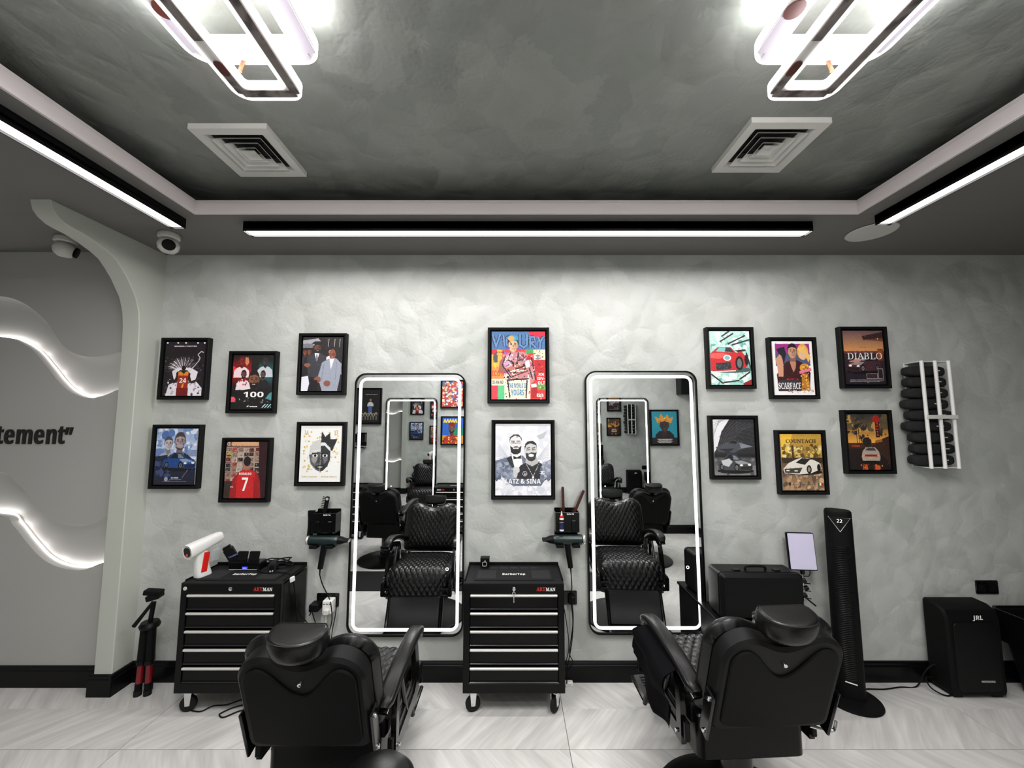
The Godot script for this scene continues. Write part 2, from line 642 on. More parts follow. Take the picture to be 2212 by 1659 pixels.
func wave_wall() -> void:
	var z := -2.70
	var t1 := wave_curve([[0, 343], [60, 358], [110, 390], [150, 430], [190, 490], [230, 520], [280, 530], [330, 525], [378, 510]], z)
	var b1 := wave_curve([[0, 468], [50, 480], [100, 510], [140, 555], [180, 605], [220, 640], [270, 657], [320, 650], [365, 632]], z)
	var t2 := wave_curve([[0, 885], [40, 910], [80, 950], [120, 1000], [160, 1030], [210, 1048], [270, 1045], [333, 1026]], z)
	var b2 := wave_curve([[0, 1020], [40, 1050], [80, 1100], [120, 1145], [160, 1172], [210, 1187], [260, 1188], [312, 1168]], z)
	var g := Geo.new()
	var n := 110
	var deep := 0.07
	for i in n:
		var xa := lerpf(-4.05, -2.575, float(i) / n)
		var xb := lerpf(-4.05, -2.575, float(i + 1) / n)
		var ya := [0.0, height_at(b2, xa), height_at(t2, xa), height_at(b1, xa), height_at(t1, xa), SOFFIT]
		var yb := [0.0, height_at(b2, xb), height_at(t2, xb), height_at(b1, xb), height_at(t1, xb), SOFFIT]
		for k in [0, 2, 4]:
			g.quad(Vector3(xa, ya[k], z), Vector3(xb, yb[k], z), Vector3(xb, yb[k + 1], z), Vector3(xa, ya[k + 1], z))
		for k in [1, 3]:
			var prof := [[0.0, 0.0], [0.0, 1.0], [0.2, 1.0], [0.5, 0.96], [0.75, 0.86], [0.9, 0.68], [0.97, 0.45], [1.0, 0.2], [1.0, 0.0]]
			for s in prof.size() - 1:
				var p0: Array = prof[s]
				var p1: Array = prof[s + 1]
				g.quad(Vector3(xa, lerpf(ya[k], ya[k + 1], p0[0]), z - deep * p0[1]), Vector3(xb, lerpf(yb[k], yb[k + 1], p0[0]), z - deep * p0[1]), Vector3(xb, lerpf(yb[k], yb[k + 1], p1[0]), z - deep * p1[1]), Vector3(xa, lerpf(ya[k], ya[k + 1], p1[0]), z - deep * p1[1]))
	# back and ends
	g.quad(Vector3(-4.05, 0, -2.87), Vector3(-4.05, SOFFIT, -2.87), Vector3(-2.575, SOFFIT, -2.87), Vector3(-2.575, 0, -2.87))
	g.quad(Vector3(-2.575, 0, z), Vector3(-2.575, 0, -2.87), Vector3(-2.575, SOFFIT, -2.87), Vector3(-2.575, SOFFIT, z))
	g.quad(Vector3(-4.05, 0, -2.87), Vector3(-4.05, 0, z), Vector3(-4.05, SOFFIT, z), Vector3(-4.05, SOFFIT, -2.87))
	var w := structure("wall_wave", g, M.relief, "grey wall with two lit wavy recesses and dark lettering", "wall", 35.0)
	for c in [b1, b2]:
		var path := []
		for i in 60:
			var x := lerpf(-4.03, -2.60, i / 59.0)
			path.append(Vector3(x, height_at(c, x) + 0.004, z - 0.05))
		put(w, "led_strip", tube(path, 0.0035, 6).mesh(), M.wave_glow)
		for i in 12:
			var x := lerpf(-3.98, -2.66, i / 11.0)
			var dy := height_at(c, x + 0.06) - height_at(c, x - 0.06)
			area(w, "led_light", Vector2(0.13, 0.006), Vector3(x, height_at(c, x) + 0.009, z - 0.05), Vector3(-dy * 0.8, 0.12, -0.02).normalized(), 0.0035)
	var a := on_z(-9, 958, z)
	var b := on_z(143, 925, z)
	letters(w, "tement", b.x - a.x, 0.118, Vector3((a.x + b.x) / 2, (on_z(60, 958, z).y + on_z(60, 922, z).y) / 2, z + 0.004), M.ink_black, "sans-bold", Vector3.ZERO, 0.008)
	var q := on_z(151, 931, z)
	letters(w, "\u201d", 0.05, 0.05, Vector3(q.x, q.y, z + 0.004), M.ink_black, "sans-bold", Vector3.ZERO, 0.008)

# ---------------------------------------------------------------- lights of the ceiling and the border
func led_bar(a: Vector3, b: Vector3, label: String, mt: Material, energy: float) -> void:
	var along := b - a
	var len := along.length()
	var o := thing("linear_light", label, "light", (a + b) / 2 + Vector3(0, SOFFIT, 0), atan2(-along.z, along.x), "black linear lights under the ceiling border")
	var hgt := 0.060
	# a channel: the diffuser sits 11 mm up between the side walls
	var g := box(len, hgt - 0.014, 0.084, 0.001).at(0, -(hgt - 0.014) / 2, 0)
	for s in [-1, 1]:
		g.add(box(len, hgt, 0.004, 0.0008).at(0, -hgt / 2, s * 0.040))
	part(o, "housing", g, M.satin)
	part(o, "diffuser", box(len - 0.006, 0.003, 0.075, 0.0005).at(0, -hgt + 0.0125, 0), mt)
	for s in [-1, 1]:
		part(o, "end_cap", box(0.003, hgt, 0.084, 0.0008).at(s * (len / 2 - 0.001), -hgt / 2, 0), M.satin)
	area(o, "lamp_light", Vector2(len - 0.02, 0.072), Vector3(0, -hgt + 0.0095, 0), Vector3.DOWN, energy)

func ceiling_lights() -> void:
	led_bar(Vector3(-1.595, 0, -2.306), Vector3(1.785, 0, -2.306), "long black linear light above the mirror wall", M.tube_warm, 2.15)
	led_bar(Vector3(-1.955, 0, -2.24), Vector3(-1.955, 0, 0.3), "black linear light above the wave reliefs side", M.tube, 0.8)
	led_bar(Vector3(2.135, 0, -2.2), Vector3(2.135, 0, 0.3), "black linear light above the cap rack side", M.tube, 0.6)
	led_bar(Vector3(-1.4, 0, 0.26), Vector3(1.6, 0, 0.26), "long black linear light above the facing wall", M.tube_warm, 2.0)
	ring_lamp(-0.90, 1, "ceiling lamp of glowing nested frames on the wave wall side")
	ring_lamp(1.07, 1, "ceiling lamp of glowing nested frames on the cap rack side")
	vent(Vector3(-1.318, CEIL, -1.905), "white square ceiling vent on the wave wall side")
	vent(Vector3(1.268, CEIL, -1.868), "white square ceiling vent on the cap rack side")
	smoke_cameras()

func flat_ring(w: float, l: float, r: float, bar: float, h: float) -> Geo:
	var g := ring2(rrect(w, l, r, 8), rrect(w - 2 * bar, l - 2 * bar, maxf(r - bar, 0.012), 8), h)
	return g.turned(Vector3.RIGHT, PI / 2)

func ring_lamp(x: float, side: int, label: String) -> void:
	var o := thing("ceiling_lamp", label, "lamp", Vector3(x, CEIL, -0.79), 0.0, "ceiling lamps of nested glowing frames")
	# the canopy on the ceiling and its stems
	part(o, "canopy", rbox(0.20, 0.66, 0.035, 0.03, 0.004).turned(Vector3.RIGHT, PI / 2).at(0, -0.0175, 0), M.white)
	for s in [-1, 1]:
		for q in [-0.52, 0.0, 0.3]:
			part(o, "stem", rod(Vector3(s * 0.035, -0.02, q), Vector3(s * 0.07, -0.13, q), 0.007, 8), mat(Color(0.82, 0.56, 0.42), 0.3, 0.8))
	var sets := [[0.46, 1.14, 0.075, 0.085, -0.08, 0.04, "upper_frame"], [0.256, 1.10, 0.055, 0.058, -0.15, -0.06, "lower_frame"]]
	for q in sets:
		var w: float = q[0]
		var l: float = q[1]
		var r: float = q[2]
		var bar: float = q[3]
		var f := part(o, q[6], flat_ring(w - 0.012, l - 0.012, r - 0.006, bar - 0.012, 0.022), M.offwhite, Vector3(0, q[4], q[5]))
		part(f, "outer_glow", ring2(rrect(w, l, r, 8), rrect(w - 0.012, l - 0.012, r - 0.006, 8), 0.03).turned(Vector3.RIGHT, PI / 2), M.rim_glow)
		part(f, "inner_glow", ring2(rrect(w - 2 * bar + 0.016, l - 2 * bar + 0.016, maxf(r - bar, 0.012) + 0.008, 8), rrect(w - 2 * bar, l - 2 * bar, maxf(r - bar, 0.012), 8), 0.03).turned(Vector3.RIGHT, PI / 2), M.rim_glow)
		# dark stone inlay strips under the frame with rounded brown ends
		var marble := M.get("inlay") as StandardMaterial3D
		if marble == null:
			marble = mat(Color.WHITE, 0.3)
			marble.albedo_texture = noise_tex(FastNoiseLite.TYPE_SIMPLEX_SMOOTH, 0.012, 31, [Color(0.22, 0.20, 0.20), Color(0.46, 0.43, 0.42), Color(0.52, 0.49, 0.48), Color(0.28, 0.25, 0.25)], 256, 40.0)
			marble.uv1_triplanar = true
			marble.uv1_scale = Vector3(3, 3, 3)
			M.inlay = marble
			M.inlay_pale = mat(Color(0.80, 0.78, 0.83), 0.4)
		var low: bool = q[6] == "lower_frame"
		var im: Material = marble if low else M.inlay_pale
		var xs := w / 2 - bar / 2
		var ww := bar - 0.026
		for s in [-1, 1]:
			# each long side has one strip, broken by a lit stretch
			var far_side: bool = s == side
			var z0 := -l / 2 + bar / 2
			var cut := -l / 2 + (0.115 if low else 0.17) if far_side == false else -l / 2 + 0.46
			var a0 := z0 if true else 0.0
			part(f, "inlay", box(ww, 0.003, cut - a0, 0.001).at(s * xs, -0.0125, (a0 + cut) / 2), im)
			part(f, "inlay_end", extrude(rrect(ww, 0.06, ww / 2 - 0.001, 6), 0.004, 0.001).turned(Vector3.RIGHT, PI / 2).at(s * xs, -0.0132, cut + 0.02), M.brown)
			part(f, "inlay", box(ww, 0.003, l / 2 - bar / 2 - cut - 0.12, 0.001).at(s * xs, -0.0125, (cut + 0.12 + l / 2 - bar / 2) / 2), im)
		for s in [-1, 1]:
			part(f, "inlay", box(w - bar, 0.003, ww, 0.001).at(0, -0.0124, s * (l / 2 - bar / 2)), im)
		for s in [-1, 1]:
			area(f, "lamp_light", Vector2(0.006, l - 0.2), Vector3(s * (w / 2 - 0.003), -0.017, 0), Vector3.DOWN, 0.6)
			area(f, "lamp_light", Vector2(0.007, l - 0.2), Vector3(s * (w / 2 - bar + 0.004), -0.017, 0), Vector3.DOWN, 0.6)
			if not low:
				area(f, "lamp_light", Vector2(0.006, l - 0.2), Vector3(s * (w / 2 - 0.003), 0.017, 0), Vector3.UP, 0.95)

func square_cone(s0: float, y0: float, s1: float, y1: float) -> Geo:
	# a sloping square blade, 1.6 mm thick
	var g := Geo.new()
	var t := 0.0018
	var r := func(s, y): return PackedVector3Array([Vector3(-s, y, -s), Vector3(s, y, -s), Vector3(s, y, s), Vector3(-s, y, s)])
	g.add(loft([r.call(s0, y0), r.call(s1, y1), r.call(s1 - t, y1 + 0.0005), r.call(s0 - t, y0 + 0.0005), r.call(s0, y0)], false, false))
	return g

func vent(where: Vector3, label: String) -> void:
	var o := thing("ceiling_vent", label, "vent", where, 0.0, "square ceiling vents")
	var w := 0.366
	var fr := flat_ring(w, w, 0.003, 0.040, 0.026)
	part(o, "frame", fr.at(0, -0.013, 0), M.vent, Vector3.ZERO, 20.0)
	var inside := w / 2 - 0.042
	part(o, "collar", square_cone(inside + 0.001, -0.026, inside - 0.012, -0.004), M.vent, Vector3.ZERO, 20.0)
	part(o, "duct", box(2 * inside - 0.004, 0.002, 2 * inside - 0.004, 0.0005).at(0, -0.0012, 0), M.backing)
	for k in 3:
		var s := inside - 0.02 - k * 0.034
		part(o, "blade", square_cone(s, -0.029, s - 0.024, -0.005), M.vent, Vector3.ZERO, 20.0)
	part(o, "blade", square_cone(0.036, -0.030, 0.016, -0.010), M.vent, Vector3.ZERO, 20.0)
	part(o, "centre_plate", box(0.030, 0.004, 0.030, 0.001).at(0, -0.011, 0), M.vent)
	for s in [-1, 1]:
		part(o, "bracket", box(2 * inside - 0.01, 0.003, 0.006, 0.001).at(0, -0.0035, s * 0.05), M.plastic)

func smoke_cameras() -> void:
	var p := on_y(366, 505, SOFFIT)
	var spots := [[p, "white swivel security camera with a black lens under the ceiling border", 0.75], [on_y(143, 514, SOFFIT), "white swivel security camera half hidden by the curved wall fin", 2.2]]
	for q in spots:
		var o := thing("security_camera", q[1], "camera", q[0], q[2], "white security cameras")
		part(o, "mount", lathe([[0.0, 0.0], [0.05, 0.0], [0.056, -0.008], [0.057, -0.03], [0.05, -0.037], [0.0, -0.038]], 28), M.offwhite)
		part(o, "head", lathe([[0.0, -0.036], [0.03, -0.038], [0.05, -0.052], [0.058, -0.075], [0.052, -0.102], [0.034, -0.122], [0.0, -0.128]], 28), M.offwhite)
		part(o, "lens", lathe([[0.0, 0.0], [0.034, 0.0], [0.034, 0.012], [0.0, 0.014]], 24).turned(Vector3.RIGHT, 1.85).at(0, -0.088, 0.046), M.lens)
	var d := on_y(1882, 500, SOFFIT)
	var disc := thing("ceiling_disc", "flat pale round cover under the end of the linear light", "cover", d)
	part(disc, "plate", lathe([[0.0, 0.0], [0.125, 0.0], [0.13, -0.004], [0.125, -0.009], [0.0, -0.01]], 40), M.offwhite)

func wall_lights() -> void:
	pass

# ---------------------------------------------------------------- mirrors
func mirror(where: Vector3, w: float, h: float, turn: float, label: String) -> Node3D:
	# where: middle of its back, on the wall
	var o := thing("lit_mirror", label, "mirror", where, turn, "rounded wall mirrors with a light band")
	var r := 0.075
	part(o, "frame", ring2(rrect(w, h, r, 8), rrect(w - 0.02, h - 0.02, r - 0.01, 8), 0.034), M.satin, Vector3(0, 0, 0.017), 20.0)
	part(o, "backing", rbox(w - 0.018, h - 0.018, 0.018, r - 0.009, 0.0, 8), M.matte, Vector3(0, 0, 0.0105), 20.0)
	part(o, "glass", rbox(w - 0.021, h - 0.021, 0.005, r - 0.0105, 0.0, 8), M.mirror, Vector3(0, 0, 0.024), 20.0)
	var a := 0.030
	var band := 0.020
	part(o, "light_band", ring2(rrect(w - 2 * a, h - 2 * a, r - a + 0.012, 8), rrect(w - 2 * a - 2 * band, h - 2 * a - 2 * band, 0.03, 8), 0.0012), M.mirror_glow, Vector3(0, 0, 0.0272), 20.0)
	for s in [-1, 1]:
		area(o, "band_light", Vector2(band, h - 0.12), Vector3(s * (w / 2 - a - band / 2), 0, 0.030), Vector3(0, 0, 1), 0.07)
		area(o, "band_light", Vector2(w - 0.14, band), Vector3(0, s * (h / 2 - a - band / 2), 0.030), Vector3(0, 0, 1), 0.035)
	part(o, "touch_button", ring2(rrect(0.02, 0.02, 0.0098, 6), rrect(0.013, 0.013, 0.0063, 6), 0.001), M.mirror_glow, Vector3(w / 2 - 0.11, -h / 2 + 0.42, 0.0272), 20.0)
	return o

func mirrors() -> void:
	var z := BACK
	for q in [[757, 1003, 806, 1376, "tall lit mirror beside the trolley with the white sprayer"], [1268, 1517, 801, 1372, "tall lit mirror beside the black suitcase"]]:
		var a := on_z(q[0], 1090, z + 0.034)
		var b := on_z(q[1], 1090, z + 0.034)
		var t := on_z((q[0] + q[1]) / 2.0, q[2], z + 0.034)
		var u := on_z((q[0] + q[1]) / 2.0, q[3], z + 0.034)
		mirror(Vector3((a.x + b.x) / 2, (t.y + u.y) / 2, z), b.x - a.x, t.y - u.y, 0.0, q[4])

# ---------------------------------------------------------------- barber chairs
const BACK_W := 0.455
const BACK_H := 0.405

func back_top(x: float, w: float, h: float, dip: float) -> float:
	var e := 0.10
	var k := w / 2 - e
	if absf(x) > k:
		var t := clampf((absf(x) - k) / e, 0.0, 1.0)
		return h - 0.10 * (1.0 - sqrt(1.0 - t * t))
	return h - dip * (0.5 + 0.5 * cos(PI * x / k))

func back_outline(w: float, h: float, dip: float, r := 0.04) -> PackedVector2Array:
	var p := PackedVector2Array()
	for k in 5:
		p.append(Vector2(-w / 2 + r, r) + Vector2.from_angle(PI + k * PI / 8) * r)
	for k in 5:
		p.append(Vector2(w / 2 - r, r) + Vector2.from_angle(-PI / 2 + k * PI / 8) * r)
	var n := 36
	for k in n + 1:
		var x := w / 2 * cos(PI * k / n)
		p.append(Vector2(x, back_top(x, w, h, dip)))
	return p

# a stitched diamond pattern over a surface: f(u, v) gives the point and the way out of the cushion
func quilt(nu: int, nv: int, f: Callable, cols: float, rows: float, puff: float) -> Geo:
	var rings := []
	for j in nv + 1:
		var ring := PackedVector3Array()
		for i in nu + 1:
			var u := float(i) / nu
			var v := float(j) / nv
			var q: Array = f.call(u, v)
			var d1 := absf(sin(PI * (u * cols + v * rows)))
			var d2 := absf(sin(PI * (u * cols - v * rows)))
			var edge := minf(minf(u, 1.0 - u), minf(v, 1.0 - v))
			var k := pow(d1 * d2, 0.45) * smoothstep(0.0, 0.06, edge)
			ring.append(q[0] + q[1] * puff * k)
		rings.append(ring)
	return loft(rings, false, false, false)

func make_chair() -> Node3D:
	var o := thing("barber_chair", "", "chair", Vector3.ZERO, 0.0, "black leather barber chairs")
	part(o, "base_plate", lathe([[0.0, 0.0], [0.335, 0.0], [0.34, 0.006], [0.335, 0.014], [0.30, 0.024], [0.16, 0.04], [0.10, 0.052], [0.095, 0.075], [0.0, 0.076]], 56), M.satin)
	part(o, "pedestal", lathe([[0.0, 0.07], [0.075, 0.07], [0.075, 0.15], [0.062, 0.155], [0.062, 0.30], [0.045, 0.302], [0.045, 0.40], [0.0, 0.40]], 32), M.gloss)
	# seat
	part(o, "seat_base", rbox(0.44, 0.36, 0.17, 0.03, 0.008).turned(Vector3.RIGHT, PI / 2).at(0, 0.365, -0.06), M.satin)
	var fr := Geo.new()
	for s in [-1, 1]:
		fr.add(box(0.022, 0.075, 0.52, 0.004).at(s * 0.262, 0.39, -0.14))
		fr.add(rbox(0.03, 0.10, 0.022, 0.01).at(s * 0.262, 0.37, -0.395))
	fr.add(box(0.50, 0.016, 0.02, 0.003).at(0, 0.376, -0.40))
	fr.add(box(0.50, 0.018, 0.024, 0.003).at(0, 0.33, -0.40))
	part(o, "seat_frame", fr, M.satin)
	var tr := Geo.new()
	for k in 18:
		var x := -0.235 + k * 0.0275
		var s := 1.0 if k % 2 == 0 else -1.0
		tr.add(rod(Vector3(x - 0.0138, 0.353 - s * 0.017, -0.40), Vector3(x + 0.0138, 0.353 + s * 0.017, -0.40), 0.0045, 6))
	part(o, "apron_lattice", tr, M.satin)
	var seat_w := 0.49
	var seat_f := func(u, v):
		var x: float = (u - 0.5) * seat_w
		var s: float = v * 0.66     # length along the top, over the front and down
		var flat := 0.40
		var r := 0.085
		var y := 0.505
		var z := 0.085
		var ny := 1.0
		var nz := 0.0
		var sag := 0.012 * (1.0 - pow(absf(2 * u - 1), 4.0))
		if s < flat:
			z = 0.085 - s
			y = 0.495 + 0.012 * smoothstep(0.1, 0.3, s)
		elif s < flat + r * PI / 2:
			var a: float = (s - flat) / r
			z = 0.085 - flat - sin(a) * r
			y = 0.507 - r + cos(a) * r
			ny = cos(a)
			nz = -sin(a)
		else:
			z = 0.085 - flat - r
			y = 0.507 - r - (s - flat - r * PI / 2)
			ny = 0.0
			nz = -1.0
		var roll: float = 0.03 * pow(absf(2 * u - 1), 8.0)
		return [Vector3(x, y, z) + Vector3(0, ny, nz) * (sag - roll), Vector3(0, ny, nz)]
	var seat := quilt(120, 100, seat_f, 11.0, 9.0, 0.007)
	part(o, "seat", seat, M.leather, Vector3.ZERO, 60.0)
	var body := PackedVector2Array([Vector2(-0.08, 0.40), Vector2(0.4, 0.40), Vector2(0.4, 0.42), Vector2(0.385, 0.465), Vector2(0.345, 0.487), Vector2(0.30, 0.491), Vector2(-0.08, 0.478)])
	part(o, "seat_body", extrude(body, seat_w - 0.012, 0.012).turned(Vector3.UP, PI / 2), M.leather)
	# back, tilted
	var tilt := Transform3D(Basis(Vector3.RIGHT, deg_to_rad(19.0)), Vector3(0, 0.512, 0.113))
	var shell := extrude(back_outline(BACK_W, BACK_H, 0.04), 0.075, 0.012).at(0, 0, 0.085)
	var bs := part(o, "back_shell", Geo.new().add(shell, tilt), M.plastic, Vector3.ZERO, 35.0)
	# raised rear panel whose upper edge dips round the knob
	var pn := PackedVector2Array()
	var pw := 0.40
	for k in 7:
		pn.append(Vector2(-pw / 2 + 0.03, 0.05) + Vector2.from_angle(PI + k * PI / 12) * Vector2(0.03, 0.03))
	for k in 9:
		var x := lerpf(-0.15, 0.15, k / 8.0)
		pn.append(Vector2(x, 0.02 - 0.012 * (1.0 - pow(x / 0.17, 2.0))))
	for k in 7:
		pn.append(Vector2(pw / 2 - 0.03, 0.05) + Vector2.from_angle(-PI / 2 + k * PI / 12) * Vector2(0.03, 0.03))
	for k in 33:
		var x := pw / 2 * cos(PI * k / 32)
		var t := absf(x) / (pw / 2)
		var y := 0.355 - 0.115 * (0.5 + 0.5 * cos(PI * clampf(t / 0.72, 0.0, 1.0)))
		if t > 0.72:
			y = 0.355 - 0.06 * (1.0 - sqrt(1.0 - pow((t - 0.72) / 0.28, 2.0)))
		pn.append(Vector2(x, y))
	part(bs, "rear_panel", Geo.new().add(extrude(pn, 0.012, 0.004).at(0, 0.012, 0.125), tilt), M.matte, Vector3.ZERO, 35.0)
	part(bs, "knob", Geo.new().add(lathe([[0.0, 0.0], [0.0085, 0.0], [0.0085, 0.008], [0.0065, 0.011], [0.0, 0.012]], 18).turned(Vector3.RIGHT, PI / 2).at(0.0, 0.305, 0.122), tilt), M.chrome)
	var pad := extrude(back_outline(BACK_W + 0.045, BACK_H + 0.02, 0.044, 0.05), 0.055, 0.02).at(0, -0.01, 0.028)
	var bc := part(o, "backrest", Geo.new().add(pad, tilt), M.leather, Vector3.ZERO, 50.0)
	var front := func(u, v):
		var w := BACK_W + 0.004
		var x: float = (u - 0.5) * w
		var t: float = clampf(absf(2 * u - 1), 0.0, 1.0)
		var y: float = 0.005 + v * (back_top(x * 0.985, w, BACK_H - 0.008, 0.042) - 0.005)
		var z: float = 0.004 - 0.034 * (1.0 - pow(t, 5.0)) * (1.0 - pow(absf(2 * v - 1), 5.0))
		return [tilt * Vector3(x, y, z), tilt.basis * Vector3(0, 0, -1)]
	part(bc, "quilting", quilt(120, 90, front, 11.5, 6.0, 0.007), M.leather, Vector3.ZERO, 60.0)
	# headrest: flat in front, round behind
	var d := PackedVector2Array()
	for k in 25:
		var a := PI * k / 24
		d.append(Vector2(0.102 * cos(a), 0.078 * pow(sin(a), 0.75)))
	d.append(Vector2(-0.10, -0.018))
	d.append(Vector2(-0.088, -0.034))
	d.append(Vector2(0.088, -0.034))
	d.append(Vector2(0.10, -0.018))
	var rings := []
	for q in [[0.0, 0.74], [0.009, 0.88], [0.024, 0.96], [0.045, 1.0], [0.066, 0.995], [0.077, 0.965], [0.083, 0.91], [0.0855, 0.80]]:
		var r := PackedVector3Array()
		for pt in d:
			r.append(Vector3(pt.x * q[1], q[0], 0.03 + (pt.y - 0.02) * q[1]))
		rings.append(r)
	var hr := loft(rings)
	var ht := Transform3D(Basis(Vector3.RIGHT, deg_to_rad(14.0)), Vector3(0, 0.874, 0.325))
	var hm := part(o, "headrest", Geo.new().add(hr, ht), M.leather, Vector3.ZERO, 55.0)
	var pip := []
	for pt in d:
		pip.append(ht * Vector3(pt.x * 0.945, 0.082, 0.03 + (pt.y - 0.02) * 0.945))
	pip.append(pip[0])
	part(hm, "piping", tube(pip, 0.0022, 5), M.leather)
	part(o, "headrest_post", box(0.05, 0.16, 0.012, 0.002).turned(Vector3.RIGHT, deg_to_rad(32.0)).at(0, 0.86, 0.325), M.satin)
	# arms
	for s in [-1, 1]:
		var plate := PackedVector2Array([Vector2(-0.03, 0.50), Vector2(-0.03, 0.36), Vector2(0.34, 0.36), Vector2(0.375, 0.40), Vector2(0.365, 0.50), Vector2(0.335, 0.60), Vector2(0.30, 0.672), Vector2(0.22, 0.69), Vector2(0.02, 0.64), Vector2(0.0, 0.63), Vector2(-0.025, 0.58)])
		var hole := PackedVector2Array([Vector2(0.01, 0.50), Vector2(0.01, 0.415), Vector2(0.27, 0.415), Vector2(0.31, 0.43), Vector2(0.305, 0.50), Vector2(0.285, 0.58), Vector2(0.265, 0.635), Vector2(0.21, 0.65), Vector2(0.04, 0.605), Vector2(0.025, 0.595), Vector2(0.012, 0.56)])
		var fg := ring2(plate, hole, 0.022).turned(Vector3.UP, PI / 2).at(s * 0.268, -0.03, 0.065)
		var arm := part(o, "armrest", fg, M.gloss, Vector3.ZERO, 30.0)
		var ribs := rod(Vector3(s * 0.268, 0.585, 0.0), Vector3(s * 0.268, 0.385, -0.10), 0.011, 8)
		part(arm, "brace", ribs, M.gloss)
		var path := smooth([Vector3(s * 0.284, 0.642, -0.25), Vector3(s * 0.283, 0.675, -0.205), Vector3(s * 0.280, 0.682, -0.115), Vector3(s * 0.272, 0.662, 0.0), Vector3(s * 0.262, 0.632, 0.09), Vector3(s * 0.255, 0.602, 0.155), Vector3(s * 0.25, 0.582, 0.19)], 6)
		var sec := []
		for i in path.size():
			var t := float(i) / (path.size() - 1)
			var k := 0.62 + 0.38 * smoothstep(0.0, 0.16, minf(t, 1.0 - t) * 1.2)
			var dd: Vector3 = (path[mini(i + 1, path.size() - 1)] - path[maxi(i - 1, 0)]).normalized()
			var up := Vector3.RIGHT.cross(dd).normalized()
			if up.y < 0:
				up = -up
			var rr := PackedVector3Array()
			for m in 20:
				var a := TAU * m / 20
				rr.append(path[i] + Vector3.RIGHT * 0.034 * k * signf(cos(a)) * pow(absf(cos(a)), 0.6) + up * 0.019 * k * signf(sin(a)) * pow(absf(sin(a)), 0.7))
			sec.append(rr)
		part(arm, "arm_pad", loft(sec), M.leather, Vector3.ZERO, 60.0)
		var under := []
		for q in path:
			under.append(q + Vector3(0, -0.017, 0))
		part(arm, "arm_rail", tube(under, 0.024, 10, -1.0, 0.35), M.gloss)
		# side bracket that holds the back, with two bolts
		var br := box(0.012, 0.20, 0.055, 0.004).at(s * 0.236, 0.06, 0.10)
		part(arm, "back_bracket", Geo.new().add(br, tilt), M.gloss)
		for q in [-0.015, 0.135]:
			var b := lathe([[0.0, 0.0], [0.0085, 0.0], [0.008, 0.006], [0.0, 0.008]], 12).turned(Vector3.FORWARD, s * PI / 2).at(s * 0.242, q, 0.105)
			part(arm, "bolt", Geo.new().add(b, tilt), M.chrome)
		part(arm, "bolt", lathe([[0.0, 0.0], [0.0085, 0.0], [0.008, 0.006], [0.0, 0.008]], 12).turned(Vector3.FORWARD, s * PI / 2).at(s * 0.281, 0.36, 0.06), M.chrome)
	# calf pad and footrest
	part(o, "calf_pad", rbox(0.40, 0.245, 0.035, 0.02, 0.012).turned(Vector3.RIGHT, deg_to_rad(20.0)).at(0, 0.215, -0.445), M.leather)
	for s in [-1, 1]:
		var ft := Geo.new()
		ft.add(rod(Vector3(s * 0.205, 0.34, -0.39), Vector3(s * 0.205, 0.09, -0.50), 0.013, 8))
		ft.add(rod(Vector3(s * 0.205, 0.10, -0.49), Vector3(s * 0.215, 0.125, -0.67), 0.011, 8))
		part(o, "footrest_arm", ft, M.gloss)
	var fp := part(o, "footrest", rbox(0.42, 0.19, 0.018, 0.02, 0.004).turned(Vector3.RIGHT, PI / 2 + 0.14).at(0, 0.112, -0.585), M.satin)
	for k in 8:
		part(fp, "tread", rbox(0.35, 0.009, 0.006, 0.004, 0.001).turned(Vector3.RIGHT, PI / 2 + 0.14).at(0, 0.1115 + k * 0.0029, -0.515 - k * 0.02), M.plastic)
	return o

func chairs() -> void:
	var c := make_chair()
	c.position = Vector3(-0.745, 0, -1.82)
	c.rotation.y = 0.0
	c.set_meta("label", "black barber chair facing the mirror by the sprayer trolley")
	var raised := again(c, "black barber chair facing the mirror, with a cloth over its arm", Vector3(0.955, 0, -1.835), 0.05)
	for k in raised.get_children():
		if not str(k.name).begins_with("base_plate") and not str(k.name).begins_with("pedestal"):
			k.position.y += 0.055
	part(raised, "lever", tube(smooth([Vector3(0.24, 0.455, 0.12), Vector3(0.31, 0.44, 0.13), Vector3(0.335, 0.445, 0.13), Vector3(0.345, 0.475, 0.13)], 5), 0.006, 8), M.chrome)
	M.raised = raised.transform
	again(c, "black barber chair turned to the facing wall, on the wave wall side", Vector3(-1.53, 0, -0.42), PI + 0.1)
	again(c, "black barber chair turned to the facing wall, on the boxed corner side", Vector3(1.60, 0, -0.42), PI - 0.08)

# ---------------------------------------------------------------- tool trolleys
func caster(o: Node3D, x: float, z: float, turn: float) -> void:
	var t := Transform3D(Basis(Vector3.UP, turn), Vector3(x, 0, z))
	var fork := Geo.new()
	for s in [-1, 1]:
		var p := PackedVector2Array([Vector2(-0.012, 0.036), Vector2(0.012, 0.036), Vector2(0.019, 0.112), Vector2(-0.019, 0.112)])
		fork.add(extrude(p, 0.003).at(0, 0, s * 0.017))
	fork.add(box(0.05, 0.006, 0.045, 0.001).at(0, 0.113, 0))
	var f := part(o, "caster", Geo.new().add(fork, t), M.chrome)
	var w := lathe([[0.0, -0.013], [0.028, -0.013], [0.038, -0.0125], [0.043, -0.009], [0.043, 0.009], [0.038, 0.0125], [0.028, 0.013], [0.0, 0.013]], 28).turned(Vector3.RIGHT, PI / 2).at(0, 0.043, 0)
	part(f, "wheel", Geo.new().add(w, t), M.rubber)
	part(f, "axle", Geo.new().add(rod(Vector3(0, 0.043, -0.021), Vector3(0, 0.043, 0.021), 0.007, 10), t), M.steel)

